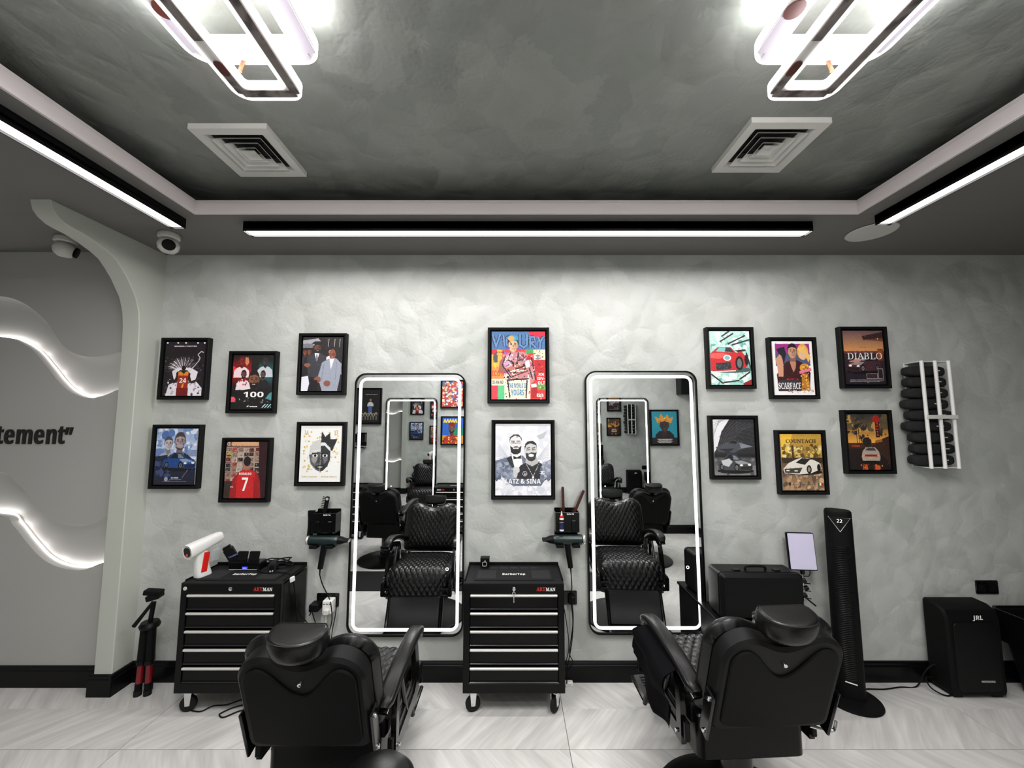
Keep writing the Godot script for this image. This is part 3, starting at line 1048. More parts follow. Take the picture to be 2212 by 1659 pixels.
func make_trolley() -> Node3D:
	var o := thing("tool_trolley", "", "trolley", Vector3.ZERO, 0.0, "black drawer trolleys")
	var w := 0.588
	var d := 0.295
	var zf := d / 2
	var c := Geo.new()
	c.add(box(w, 0.59, d - 0.03, 0.003).at(0, 0.42, -0.015))
	for s in [-1, 1]:
		c.add(box(0.036, 0.60, 0.032, 0.003).at(s * (w / 2 - 0.018), 0.425, zf - 0.016))
	c.add(box(w, 0.056, 0.032, 0.003).at(0, 0.153, zf - 0.016))
	c.add(box(w, 0.058, 0.032, 0.003).at(0, 0.701, zf - 0.016))
	part(o, "cabinet", c, M.satin)
	for k in 5:
		var y := 0.660 - k * 0.1006
		var dr := part(o, "drawer", box(w - 0.078, 0.082, 0.02, 0.002).at(0, y - 0.037, zf - 0.018), M.satin)
		part(dr, "handle", box(w - 0.078, 0.0125, 0.014, 0.003).at(0, y + 0.0015, zf - 0.001), M.silver)
		part(dr, "lower_lip", box(w - 0.078, 0.006, 0.01, 0.002).at(0, y - 0.074, zf - 0.005), M.lip)
	# top: a rubber tray with a raised rim and mats
	var tray := part(o, "top_tray", box(w, 0.012, d, 0.003).at(0, 0.728, 0), M.rubber)
	var rim := Geo.new()
	rim.add(box(w, 0.022, 0.008, 0.002).at(0, 0.742, -d / 2 + 0.004))
	for s in [-1, 1]:
		rim.add(box(0.007, 0.012, d - 0.03, 0.002).at(s * (w / 2 - 0.0035), 0.737, -0.012))
	part(tray, "rim", rim, M.matte)
	part(tray, "mat", rbox(0.475, 0.215, 0.005, 0.008, 0.001).turned(Vector3.RIGHT, PI / 2).at(0, 0.7365, 0.005), M.rubber)
	for s in [-1, 1]:
		part(tray, "mat_panel", box(0.115, 0.003, 0.135, 0.001).at(s * 0.165, 0.7395, 0.03), M.rubber_pad)
	for k in 5:
		part(tray, "magnet_strip", box(0.05, 0.003, 0.025, 0.001).at(-0.13 + k * 0.065, 0.7395, -0.075), M.rubber_pad)
	letters(tray, "BarberTop", 0.14, 0.032, Vector3(0, 0.7395, 0.03), M.ink_white, "sans-bold", Vector3(-PI / 2, 0, 0))
	letters(o, "ART", 0.052, 0.021, Vector3(0.158, 0.699, zf + 0.0006), M.ink_red, "serif-bold")
	letters(o, "MAN", 0.056, 0.019, Vector3(0.215, 0.698, zf + 0.0006), M.ink_white, "serif-bold")
	part(o, "lock", lathe([[0.0, 0.0], [0.011, 0.0], [0.011, 0.006], [0.007, 0.008], [0.0, 0.008]], 20).turned(Vector3.RIGHT, PI / 2).at(0, 0.702, zf), M.chrome)
	part(o, "underframe", box(0.40, 0.03, d - 0.1, 0.003).at(0, 0.108, -0.03), M.matte)
	caster(o, -w / 2 + 0.055, zf - 0.05, 0.25)
	caster(o, w / 2 - 0.055, zf - 0.045, 1.0)
	caster(o, -w / 2 + 0.055, -zf + 0.05, PI / 2)
	caster(o, w / 2 - 0.055, -zf + 0.05, PI / 2)
	return o

func trolleys() -> void:
	var t := make_trolley()
	t.position = Vector3(0.011, 0, -2.578)
	t.set_meta("label", "black five-drawer trolley between the two lit mirrors")
	var l := again(t, "black five-drawer trolley that carries the white sprayer", Vector3(-1.645, 0, -2.578))
	part(l, "badge", lathe([[0.0, 0.0], [0.011, 0.0], [0.010, 0.003], [0.0, 0.003]], 18).turned(Vector3.RIGHT, PI / 2).at(-0.268, 0.702, 0.1475), M.silver)
	again(t, "black five-drawer trolley by the facing wall, between mirror and corner prints", Vector3(-0.83, 0, 0.50), PI)
	again(t, "black five-drawer trolley by the facing wall, under the dark print", Vector3(-2.40, 0, 0.50), PI)
	# key in the middle trolley's lock
	var key := Geo.new()
	key.add(ring2(rrect(0.018, 0.018, 0.0085, 6), rrect(0.011, 0.011, 0.005, 6), 0.002).at(0, -0.022, 0.0))
	key.add(box(0.006, 0.018, 0.002, 0.0005).at(0, -0.006, 0))
	key.add(box(0.004, 0.045, 0.002, 0.0005).at(0, -0.052, 0))
	single("trolley_key", key, M.chrome, "small metal key hanging in the middle trolley's lock", "key", Vector3(0.011, 0.702, -2.578 + 0.1475 + 0.011))
	# low cabinet under the suitcase
	var s := thing("low_cabinet", "low black cabinet that carries the suitcase", "cabinet", Vector3(1.49, 0, -2.56))
	part(s, "body", box(0.54, 0.40, 0.30, 0.006).at(0, 0.29, 0), M.matte)
	part(s, "top_board", box(0.56, 0.018, 0.32, 0.004).at(0, 0.499, 0), M.satin)
	for k in 2:
		var dr := part(s, "drawer", box(0.50, 0.18, 0.012, 0.003).at(0, 0.385 - k * 0.19, 0.152), M.satin)
		part(dr, "handle", box(0.16, 0.012, 0.014, 0.003).at(0, 0.44 - k * 0.19, 0.163), M.satin)
	for x in [-0.22, 0.22]:
		for z in [-0.11, 0.11]:
			part(s, "leg", lathe([[0.0, 0.0], [0.016, 0.0], [0.02, 0.09], [0.0, 0.09]], 12).at(x, 0, z), M.plastic)

# ---------------------------------------------------------------- framed prints
class Pic:
	var im: Image
	var w: int
	var h: int
	var r := RandomNumberGenerator.new()

	func _init(ww: int, hh: int, c: Color, sd := 1) -> void:
		w = ww
		h = hh
		im = Image.create(w, h, false, Image.FORMAT_RGB8)
		im.fill(c)
		r.seed = sd

	func span(y: int, x0: float, x1: float, c: Color) -> void:
		var a := clampi(roundi(x0), 0, w)
		var b := clampi(roundi(x1), 0, w)
		if y >= 0 and y < h and b > a:
			im.fill_rect(Rect2i(a, y, b - a, 1), c)

	func rect(x0: float, y0: float, x1: float, y1: float, c: Color) -> void:
		im.fill_rect(Rect2i(roundi(x0 * w), roundi(y0 * h), maxi(1, roundi((x1 - x0) * w)), maxi(1, roundi((y1 - y0) * h))), c)

	func fade(y0: float, y1: float, c0: Color, c1: Color) -> void:
		for y in range(int(y0 * h), int(y1 * h)):
			span(y, 0, w, c0.lerp(c1, (y - y0 * h) / maxf(1.0, (y1 - y0) * h)))

	# a polygon given as x, y, x, y ... in parts of the picture
	func poly(p: Array, c: Color) -> void:
		var n := p.size() / 2
		var lo := 1e9
		var hi := -1e9
		for i in n:
			lo = minf(lo, p[i * 2 + 1])
			hi = maxf(hi, p[i * 2 + 1])
		for y in range(maxi(0, int(lo * h)), mini(h, int(hi * h) + 1)):
			var yy := (y + 0.5) / h
			var xs := []
			for i in n:
				var j := (i + 1) % n
				var ay: float = p[i * 2 + 1]
				var by: float = p[j * 2 + 1]
				if (ay <= yy) != (by <= yy):
					xs.append((p[i * 2] + (yy - ay) / (by - ay) * (p[j * 2] - p[i * 2])) * w)
			xs.sort()
			for i in xs.size() / 2:
				span(y, xs[i * 2], xs[i * 2 + 1], c)

	func ell(x: float, y: float, rx: float, ry: float, c: Color) -> void:
		for yy in range(int((y - ry) * h), int((y + ry) * h) + 1):
			var t := (yy + 0.5 - y * h) / (ry * h)
			if absf(t) < 1.0:
				var s := sqrt(1.0 - t * t) * rx * w
				span(yy, x * w - s, x * w + s, c)

	func line(x0: float, y0: float, x1: float, y1: float, t: float, c: Color) -> void:
		var d := Vector2((x1 - x0) * w, (y1 - y0) * h)
		var n := Vector2(-d.y, d.x).normalized() * t * w / 2
		var a := Vector2(x0 * w, y0 * h)
		var b := Vector2(x1 * w, y1 * h)
		var q := []
		for s in [a + n, b + n, b - n, a - n]:
			q.append(s.x / w)
			q.append(s.y / h)
		poly(q, c)

	func curve(p: Array, t: float, c: Color) -> void:
		for i in p.size() / 2 - 1:
			line(p[i * 2], p[i * 2 + 1], p[i * 2 + 2], p[i * 2 + 3], t, c)

	# loose daubs of several colours in a region
	func daubs(n: int, x0: float, y0: float, x1: float, y1: float, s0: float, s1: float, cols: Array) -> void:
		for i in n:
			var x := r.randf_range(x0, x1)
			var y := r.randf_range(y0, y1)
			var s := r.randf_range(s0, s1)
			var a := r.randf() * TAU
			var q := []
			for k in 5:
				var rr := s * r.randf_range(0.5, 1.2)
				q.append(x + cos(a + k * TAU / 5) * rr)
				q.append(y + sin(a + k * TAU / 5) * rr * 0.8)
			poly(q, cols[r.randi() % cols.size()])

	# a plain bust: head at (x, y), s = half the width of the head
	func bust(x: float, y: float, s: float, skin: Color, hair: Color, top: Color, beard := false, bald := false) -> void:
		var dark := skin.darkened(0.35)
		poly([x - 2.9 * s, y + 4.4 * s, x - 2.6 * s, y + 2.5 * s, x - 1.6 * s, y + 1.8 * s, x - 0.55 * s, y + 1.5 * s, x + 0.55 * s, y + 1.5 * s, x + 1.6 * s, y + 1.8 * s, x + 2.6 * s, y + 2.5 * s, x + 2.9 * s, y + 4.4 * s], top)
		poly([x - 0.5 * s, y + 0.6 * s, x + 0.5 * s, y + 0.6 * s, x + 0.6 * s, y + 1.6 * s, x, y + 2.0 * s, x - 0.6 * s, y + 1.6 * s], dark)
		ell(x - 0.95 * s, y + 0.05 * s, 0.16 * s, 0.28 * s, dark)
		ell(x + 0.95 * s, y + 0.05 * s, 0.16 * s, 0.28 * s, dark)
		if not bald:
			ell(x, y - 0.25 * s, 1.02 * s, 1.05 * s, hair)
		ell(x, y, 0.92 * s, 1.12 * s, skin)
		if not bald:
			poly([x - 0.98 * s, y - 0.1 * s, x - 0.95 * s, y - 0.75 * s, x - 0.3 * s, y - 1.25 * s, x + 0.5 * s, y - 1.25 * s, x + 0.98 * s, y - 0.6 * s, x + 0.96 * s, y - 0.1 * s, x + 0.75 * s, y - 0.55 * s, x - 0.1 * s, y - 0.72 * s, x - 0.75 * s, y - 0.5 * s], hair)
		poly([x + 0.25 * s, y - 0.5 * s, x + 0.9 * s, y - 0.2 * s, x + 0.75 * s, y + 0.7 * s, x + 0.2 * s, y + 1.05 * s], skin.darkened(0.16))
		for k in [-1, 1]:
			line(x + k * 0.2 * s, y - 0.28 * s, x + k * 0.62 * s, y - 0.25 * s, 0.13 * s, hair.darkened(0.2))
			ell(x + k * 0.4 * s, y - 0.06 * s, 0.17 * s, 0.08 * s, Color(0.12, 0.1, 0.1))
		poly([x - 0.04 * s, y - 0.1 * s, x + 0.08 * s, y - 0.1 * s, x + 0.2 * s, y + 0.34 * s, x - 0.14 * s, y + 0.34 * s], dark)
		if beard:
			poly([x - 0.85 * s, y + 0.2 * s, x - 0.55 * s, y + 0.42 * s, x, y + 0.38 * s, x + 0.55 * s, y + 0.42 * s, x + 0.85 * s, y + 0.2 * s, x + 0.7 * s, y + 0.9 * s, x + 0.3 * s, y + 1.22 * s, x - 0.3 * s, y + 1.22 * s, x - 0.7 * s, y + 0.9 * s], hair)
		line(x - 0.26 * s, y + 0.6 * s, x + 0.28 * s, y + 0.6 * s, 0.12 * s, Color(0.5, 0.28, 0.26) if not beard else Color(0.85, 0.8, 0.78))

	# a low sports car seen from the front quarter, s = half its length
	func car(x: float, y: float, s: float, c: Color, flip := 1.0) -> void:
		var d := c.darkened(0.45)
		var l := c.lightened(0.45)
		ell(x, y + 0.34 * s, 1.05 * s, 0.12 * s, Color(0.04, 0.04, 0.05))
		poly([x - 1.0 * s * flip, y + 0.05 * s, x - 0.85 * s * flip, y - 0.08 * s, x - 0.4 * s * flip, y - 0.13 * s, x - 0.1 * s * flip, y - 0.36 * s, x + 0.38 * s * flip, y - 0.38 * s, x + 0.72 * s * flip, y - 0.12 * s, x + 0.98 * s * flip, y - 0.05 * s, x + 1.0 * s * flip, y + 0.2 * s, x + 0.9 * s * flip, y + 0.3 * s, x - 0.85 * s * flip, y + 0.34 * s, x - 1.0 * s * flip, y + 0.25 * s], c)
		poly([x - 0.34 * s * flip, y - 0.12 * s, x - 0.08 * s * flip, y - 0.33 * s, x + 0.34 * s * flip, y - 0.35 * s, x + 0.62 * s * flip, y - 0.12 * s], Color(0.08, 0.09, 0.11))
		poly([x - 0.26 * s * flip, y - 0.14 * s, x - 0.05 * s * flip, y - 0.31 * s, x + 0.12 * s * flip, y - 0.32 * s, x + 0.1 * s * flip, y - 0.14 * s], Color(0.45, 0.5, 0.55))
		poly([x - 0.98 * s * flip, y + 0.04 * s, x - 0.4 * s * flip, y - 0.1 * s, x + 0.05 * s * flip, y - 0.08 * s, x - 0.2 * s * flip, y + 0.06 * s], l)
		poly([x - 1.0 * s * flip, y + 0.14 * s, x - 0.3 * s * flip, y + 0.16 * s, x - 0.3 * s * flip, y + 0.3 * s, x - 0.9 * s * flip, y + 0.3 * s], d)
		ell(x - 0.82 * s * flip, y + 0.08 * s, 0.1 * s, 0.045 * s, Color(0.95, 0.95, 0.9))
		ell(x - 0.36 * s * flip, y + 0.1 * s, 0.1 * s, 0.045 * s, Color(0.95, 0.95, 0.9))
		for q in [[-0.08, 0.2, 0.17], [0.78, 0.17, 0.14]]:
			ell(x + q[0] * s * flip, y + q[1] * s, q[2] * s * 0.85, q[2] * s, Color(0.03, 0.03, 0.035))
			ell(x + q[0] * s * flip, y + q[1] * s, q[2] * s * 0.5, q[2] * s * 0.6, Color(0.45, 0.45, 0.47))
			ell(x + q[0] * s * flip, y + q[1] * s, q[2] * s * 0.2, q[2] * s * 0.25, Color(0.1, 0.1, 0.1))

	# brush texture: small strokes that vary the colours already there
	func brush(n: int, s: float, k: float) -> void:
		for i in n:
			var x := r.randf()
			var y := r.randf()
			var c := im.get_pixel(mini(int(x * w), w - 1), mini(int(y * h), h - 1))
			if c.get_luminance() > 0.7 or c.get_luminance() < 0.05:
				continue
			var t := r.randf_range(-k, k)
			c = c.lightened(t) if t > 0 else c.darkened(-t)
			var a := r.randf() * TAU
			var l := s * r.randf_range(0.4, 1.3)
			line(x, y, x + cos(a) * l, y + sin(a) * l, l * 0.35, c)

	func tex() -> ImageTexture:
		brush(1400, 0.022, 0.16)
		return ImageTexture.create_from_image(im)

func framed(px: float, py: float, w: float, h: float, pic: Pic, label: String, wall := true, where := Vector3.ZERO, turn := 0.0) -> Node3D:
	var dp := 0.04
	var at := where
	if wall:
		at = on_z(px, py, BACK + dp)
		at.z = BACK
	var o := thing("framed_print", label, "picture", at, turn, "black framed prints")
	var bar := 0.018
	var key := "frame_mesh_%.3f" % w
	if not M.has(key):
		var outer := PackedVector2Array([Vector2(w / 2, h / 2), Vector2(-w / 2, h / 2), Vector2(-w / 2, -h / 2), Vector2(w / 2, -h / 2)])
		var g := Geo.new()
		var rings := []
		for q in [[0.0, 0.0], [0.0, dp - 0.002], [0.002, dp], [bar * 0.55, dp], [bar * 0.62, dp - 0.004], [bar, dp - 0.006], [bar, 0.006], [bar + 0.012, 0.006]]:
			rings.append(lift(inset(outer, q[0]), q[1]))
		g.add(loft(rings, true, true))
		M[key] = g.mesh(25.0)
	put(o, "frame", M[key], M.frame)
	var gap := bar + 0.009
	var iw := w - 2 * gap
	var ih := h - 2 * gap
	var m := mat(Color.WHITE, 0.5)
	m.albedo_texture = pic.tex()
	m.texture_repeat = false
	var q2 := Geo.new()
	var z := dp - 0.012
	q2.quad(Vector3(-iw / 2, -ih / 2, z), Vector3(iw / 2, -ih / 2, z), Vector3(iw / 2, ih / 2, z), Vector3(-iw / 2, ih / 2, z), Vector2(0, 1), Vector2(1, 1), Vector2(1, 0), Vector2(0, 0))
	var sd := box(iw, ih, z - 0.004, 0.0005).at(0, 0, (z - 0.004) / 2 + 0.0035)
	part(o, "canvas", sd, M.white if pic.im.get_pixel(2, 2).get_luminance() > 0.6 else M.backing)
	put(o, "print", q2.mesh(), m)
	o.set_meta("inner", Vector2(iw, ih))
	return o

# words on a print: x, y = middle, in parts of the print; w, h = size in parts of its width
func words(o: Node3D, text: String, x: float, y: float, w: float, h: float, mt: Material, face := "sans-bold", turn := 0.0) -> void:
	var s: Vector2 = o.get_meta("inner")
	letters(o, text, w * s.x, h * s.x, Vector3((x - 0.5) * s.x, (0.5 - y) * s.y, 0.0284), mt, face, Vector3(0, 0, turn), 0.0003)

func pictures() -> void:
	var W := 0.33
	var H := 0.428
	var sk := Color(0.72, 0.52, 0.42)
	var br := Color(0.45, 0.28, 0.2)
	var hr := Color(0.1, 0.07, 0.06)
	var o: Node3D
	var p: Pic
	# 1 basketball player from behind
	p = Pic.new(300, 400, Color(0.1, 0.07, 0.1), 3)
	p.fade(0.0, 0.45, Color(0.12, 0.07, 0.12), Color(0.09, 0.06, 0.07))
	p.daubs(140, 0.0, 0.28, 1.0, 0.6, 0.01, 0.035, [Color(0.2, 0.16, 0.17), Color(0.3, 0.26, 0.27), Color(0.14, 0.11, 0.12), Color(0.42, 0.38, 0.38), Color(0.07, 0.05, 0.06)])
	for i in 22:
		var a := -PI * (0.04 + 0.92 * i / 21.0)
		p.poly([0.48, 0.56, 0.48 + cos(a) * 0.42, 0.52 + sin(a) * 0.25, 0.48 + cos(a + 0.07) * 0.3, 0.52 + sin(a + 0.07) * 0.18], Color(0.9, 0.88, 0.9) if i % 2 == 0 else Color(0.5, 0.45, 0.48))
	p.poly([0.2, 0.55, 0.35, 0.48, 0.65, 0.48, 0.85, 0.56, 0.8, 0.72, 0.97, 0.86, 0.97, 1.0, 0.08, 1.0, 0.14, 0.8, 0.28, 0.75], Color(0.92, 0.9, 0.93))
	p.daubs(50, 0.05, 0.7, 0.95, 1.0, 0.012, 0.04, [Color(0.75, 0.72, 0.78), Color(0.55, 0.5, 0.55), Color(0.97, 0.97, 0.98), Color(0.3, 0.27, 0.3)])
	p.curve([0.62, 0.56, 0.74, 0.46, 0.85, 0.36, 0.88, 0.3, 0.82, 0.24, 0.9, 0.18, 0.96, 0.2], 0.02, Color(0.85, 0.82, 0.85))
	p.curve([0.17, 0.58, 0.22, 0.7, 0.3, 0.76, 0.36, 0.62], 0.075, Color(0.16, 0.1, 0.1))
	p.curve([0.62, 0.62, 0.68, 0.76, 0.8, 0.73, 0.92, 0.66], 0.065, Color(0.2, 0.12, 0.11))
	p.poly([0.31, 0.58, 0.4, 0.53, 0.58, 0.53, 0.67, 0.6, 0.64, 0.72, 0.32, 0.72], Color(0.14, 0.09, 0.09))
	p.ell(0.49, 0.49, 0.055, 0.045, Color(0.08, 0.06, 0.06))
	p.poly([0.36, 0.56, 0.42, 0.55, 0.5, 0.6, 0.56, 0.55, 0.62, 0.56, 0.62, 0.86, 0.35, 0.86], Color(0.62, 0.16, 0.07))
	p.poly([0.36, 0.56, 0.42, 0.55, 0.5, 0.6, 0.56, 0.55, 0.62, 0.56, 0.61, 0.63, 0.37, 0.63], Color(0.9, 0.55, 0.16))
	p.poly([0.45, 0.84, 0.52, 0.74, 0.5, 0.86], Color(0.95, 0.62, 0.2))
	p.rect(0.34, 0.86, 0.63, 1.0, Color(0.45, 0.09, 0.09))
	for x in [0.04, 0.3, 0.5, 0.8, 0.97]:
		p.ell(x, 0.022, 0.024, 0.014, Color(1, 1, 1))
	o = framed(394.7, 795.7, W, H, p, "black framed print of a player in an orange 24 jersey seen from behind")
	words(o, "24", 0.49, 0.72, 0.17, 0.115, M.ink_white)
	words(o, "MAMBA FOREVER", 0.5, 0.083, 0.56, 0.028, M.ink_white)
	# 2 racing portrait
	p = Pic.new(300, 400, Color(0.07, 0.06, 0.06), 5)
	for i in 60:
		p.rect(0, i / 100.0, 0.5, (i + 1) / 100.0 + 0.01, Color(0.07, 0.06, 0.06).lerp(Color(0.55, 0.03, 0.05), sin(PI * i / 60.0)))
		p.rect(0.62, i / 100.0, 1.0, (i + 1) / 100.0 + 0.01, Color(0.07, 0.07, 0.07).lerp(Color(0.12, 0.34, 0.36), sin(PI * clampf((i - 8) / 52.0, 0.0, 1.0))))
		p.rect(0.46, i / 100.0, 0.64, (i + 1) / 100.0 + 0.01, Color(0.09, 0.07, 0.07))
	p.poly([0.0, 0.2, 0.12, 0.26, 0.16, 0.36, 0.02, 0.34], Color(0.95, 0.2, 0.18))
	p.bust(0.22, 0.11, 0.07, Color(0.5, 0.14, 0.13), Color(0.35, 0.05, 0.06), Color(0.92, 0.82, 0.84))
	p.poly([0.3, 0.04, 0.37, 0.04, 0.4, 0.14, 0.34, 0.2, 0.3, 0.14], Color(0.8, 0.5, 0.35))
	p.bust(0.8, 0.1, 0.07, Color(0.2, 0.18, 0.18), hr, Color(0.75, 0.78, 0.8))
	p.bust(0.28, 0.36, 0.065, br, hr, Color(0.9, 0.84, 0.86), true)
	p.bust(0.76, 0.36, 0.06, br, hr, Color(0.1, 0.1, 0.12), true)
	p.daubs(36, 0.14, 0.45, 0.36, 0.56, 0.01, 0.03, [Color(0.85, 0.1, 0.12), Color(0.95, 0.9, 0.92), Color(0.5, 0.05, 0.07)])
	p.bust(0.54, 0.46, 0.135, Color(0.52, 0.34, 0.25), Color(0.08, 0.06, 0.06), Color(0.08, 0.065, 0.065), true)
	p.poly([0.0, 0.68, 0.5, 0.62, 1.0, 0.68, 1.0, 1.0, 0.0, 1.0], Color(0.075, 0.065, 0.065))
	p.daubs(46, 0.05, 0.78, 0.95, 0.88, 0.006, 0.026, [Color(0.4, 0.4, 0.42), Color(0.15, 0.14, 0.14), Color(0.75, 0.76, 0.78), Color(0.05, 0.05, 0.05)])
	p.ell(0.03, 0.82, 0.08, 0.05, Color(0.9, 0.32, 0.38))
	p.poly([0.92, 0.72, 1.0, 0.68, 1.0, 0.84, 0.86, 0.8], Color(0.3, 0.55, 0.56))
	for k in 4:
		p.poly([0.76 + k * 0.07, 0.97, 0.84 + k * 0.07, 0.905, 0.87 + k * 0.07, 0.905, 0.79 + k * 0.07, 0.97], Color(0.7, 0.88, 0.9))
	p.rect(0.46, 0.942, 0.66, 0.958, Color(0.92, 0.92, 0.92))
	p.poly([0.39, 0.958, 0.42, 0.93, 0.46, 0.93, 0.43, 0.958], Color(0.92, 0.92, 0.92))
	o = framed(542.3, 825, W, H, p, "black framed racing print with a portrait between red and teal halves")
	words(o, "100", 0.55, 0.728, 0.5, 0.135, M.ink_white)
	# 3 two men in suits
	p = Pic.new(300, 400, Color(0.11, 0.09, 0.1), 7)
	p.poly([0.0, 0.06, 0.38, 0.02, 0.5, 0.12, 0.0, 0.2], Color(0.62, 0.62, 0.66))
	p.rect(0, 0.12, 0.26, 0.2, Color(0.45, 0.44, 0.47))
	p.daubs(18, 0.5, 0.0, 1.0, 0.3, 0.02, 0.06, [Color(0.16, 0.13, 0.14), Color(0.08, 0.06, 0.07)])
	for x in [0.65, 0.8, 0.93]:
		p.line(x, 0.03, x - 0.015, 0.18, 0.012, Color(0.75, 0.72, 0.72))
	p.bust(0.06, 0.28, 0.05, Color(0.5, 0.25, 0.2), hr, Color(0.2, 0.18, 0.2))
	p.bust(0.17, 0.27, 0.05, br, hr, Color(0.12, 0.12, 0.14))
	p.bust(0.7, 0.27, 0.05, sk, hr, Color(0.88, 0.87, 0.87))
	p.bust(0.37, 0.2, 0.085, Color(0.42, 0.25, 0.2), hr, Color(0.2, 0.2, 0.23), true)
	p.poly([0.22, 0.115, 0.3, 0.075, 0.44, 0.075, 0.52, 0.115, 0.44, 0.135, 0.3, 0.135], Color(0.06, 0.05, 0.06))
	p.poly([0.12, 0.36, 0.3, 0.3, 0.44, 0.3, 0.6, 0.36, 0.6, 0.74, 0.16, 0.74], Color(0.2, 0.2, 0.23))
	p.poly([0.3, 0.3, 0.42, 0.3, 0.36, 0.46], Color(0.92, 0.92, 0.92))
	p.poly([0.345, 0.32, 0.375, 0.32, 0.39, 0.42, 0.36, 0.46, 0.335, 0.42], Color(0.45, 0.45, 0.5))
	p.bust(0.75, 0.32, 0.085, Color(0.55, 0.3, 0.23), Color(0.5, 0.26, 0.2), Color(0.55, 0.57, 0.63), true, true)
	p.poly([0.5, 0.47, 0.66, 0.4, 0.86, 0.4, 0.99, 0.5, 0.95, 0.78, 0.9, 1.0, 0.52, 1.0, 0.44, 0.84, 0.4, 0.76], Color(0.58, 0.6, 0.66))
	p.poly([0.68, 0.4, 0.8, 0.4, 0.72, 0.6], Color(0.9, 0.9, 0.92))
	p.line(0.55, 0.5, 0.5, 0.78, 0.012, Color(0.42, 0.44, 0.5))
	p.line(0.86, 0.46, 0.84, 0.8, 0.01, Color(0.44, 0.46, 0.52))
	p.ell(0.4, 0.79, 0.085, 0.06, Color(0.52, 0.3, 0.23))
	p.ell(0.64, 0.86, 0.085, 0.055, Color(0.52, 0.3, 0.23))
	p.ell(0.13, 0.52, 0.08, 0.035, Color(0.55, 0.33, 0.26))
	p.poly([0.0, 0.74, 0.16, 0.72, 0.2, 0.86, 0.16, 1.0, 0.0, 1.0], Color(0.86, 0.86, 0.9))
	p.rect(0.2, 0.8, 0.4, 1.0, Color(0.07, 0.06, 0.07))
	framed(694, 785.7, W, H, p, "black framed photo of two men in dark and grey suits")
	# 4 blue car and two men
	p = Pic.new(300, 400, Color(0.7, 0.76, 0.86), 9)
	p.fade(0.0, 0.55, Color(0.55, 0.64, 0.8), Color(0.86, 0.88, 0.93))
	p.daubs(70, 0.0, 0.0, 1.0, 0.48, 0.03, 0.11, [Color(0.85, 0.88, 0.94), Color(0.62, 0.7, 0.84), Color(0.9, 0.91, 0.95), Color(0.45, 0.55, 0.75)])
	p.ell(0.22, 0.12, 0.1, 0.08, Color(0.3, 0.42, 0.66))
	p.ell(0.36, 0.08, 0.08, 0.07, Color(0.34, 0.46, 0.7))
	p.rect(0.7, 0.32, 0.78, 0.5, Color(0.4, 0.5, 0.68))
	p.rect(0.78, 0.38, 1.0, 0.5, Color(0.5, 0.58, 0.74))
	p.rect(0.0, 0.36, 0.2, 0.5, Color(0.4, 0.5, 0.7))
	p.bust(0.3, 0.27, 0.1, Color(0.74, 0.72, 0.74), Color(0.3, 0.28, 0.3), Color(0.62, 0.66, 0.74))
	p.bust(0.58, 0.23, 0.13, Color(0.66, 0.6, 0.6), Color(0.26, 0.22, 0.22), Color(0.13, 0.13, 0.15), true)
	p.ell(0.58, 0.31, 0.09, 0.04, Color(0.66, 0.6, 0.6))
	p.poly([0.5, 0.4, 0.58, 0.5, 0.68, 0.4, 0.7, 0.46, 0.6, 0.54, 0.48, 0.46], Color(0.42, 0.42, 0.45))
	p.poly([0.0, 0.5, 0.3, 0.47, 0.3, 0.75, 1.0, 0.72, 1.0, 1.0, 0.0, 1.0], Color(0.09, 0.12, 0.22))
	p.daubs(60, 0.0, 0.6, 0.4, 0.9, 0.03, 0.08, [Color(0.14, 0.19, 0.33), Color(0.09, 0.11, 0.2), Color(0.22, 0.28, 0.44)])
	p.car(0.6, 0.58, 0.4, Color(0.1, 0.26, 0.52), -1.0)
	p.fade(0.86, 1.0, Color(0.09, 0.11, 0.2), Color(0.1, 0.1, 0.16))
	p.line(0.82, 0.74, 0.68, 0.88, 0.018, Color(0.5, 0.4, 0.4))
	p.ell(0.3, 0.9, 0.045, 0.04, Color(0.62, 0.64, 0.7))
	p.rect(0.42, 0.865, 0.6, 0.89, Color(0.72, 0.73, 0.76))
	p.rect(0.38, 0.9, 0.68, 0.915, Color(0.42, 0.44, 0.5))
	p.rect(0.2, 0.94, 0.8, 0.946, Color(0.6, 0.62, 0.66))
	framed(376.5, 986.4, W, H, p, "black framed blue print of two men above a blue car")
	# 5 red number seven shirt
	p = Pic.new(300, 400, Color(0.14, 0.05, 0.06), 11)
	p.poly([0.0, 0.0, 0.8, 0.0, 0.84, 0.72, 0.0, 0.72], Color(0.42, 0.3, 0.26))
	for j in 7:
		for i in 6:
			var x := i * 0.14 + 0.005 + p.r.randf_range(-0.01, 0.01)
			var y := 0.1 + j * 0.09 + p.r.randf_range(-0.01, 0.01)
			p.rect(x, y, x + 0.132, y + 0.083, Color(0.86, 0.78, 0.72))
			var c: Color = [Color(0.35, 0.12, 0.12), Color(0.2, 0.16, 0.14), Color(0.5, 0.4, 0.34), Color(0.6, 0.25, 0.22), Color(0.12, 0.12, 0.13), Color(0.66, 0.6, 0.55)][p.r.randi() % 6]
			p.rect(x + 0.008, y + 0.006, x + 0.124, y + 0.076, c)
			p.daubs(4, x + 0.03, y + 0.02, x + 0.1, y + 0.06, 0.008, 0.02, [c.lightened(0.35), c.darkened(0.4)])
	p.poly([0.02, 0.21, 0.1, 0.19, 0.17, 0.23, 0.02, 0.235], Color(0.62, 0.72, 0.2))
	p.rect(0.0, 0.0, 0.8, 0.08, Color(0.3, 0.12, 0.1))
	p.rect(0.12, 0.005, 0.79, 0.075, Color(0.85, 0.66, 0.5))
	p.ell(0.06, 0.04, 0.045, 0.034, Color(0.9, 0.88, 0.85))
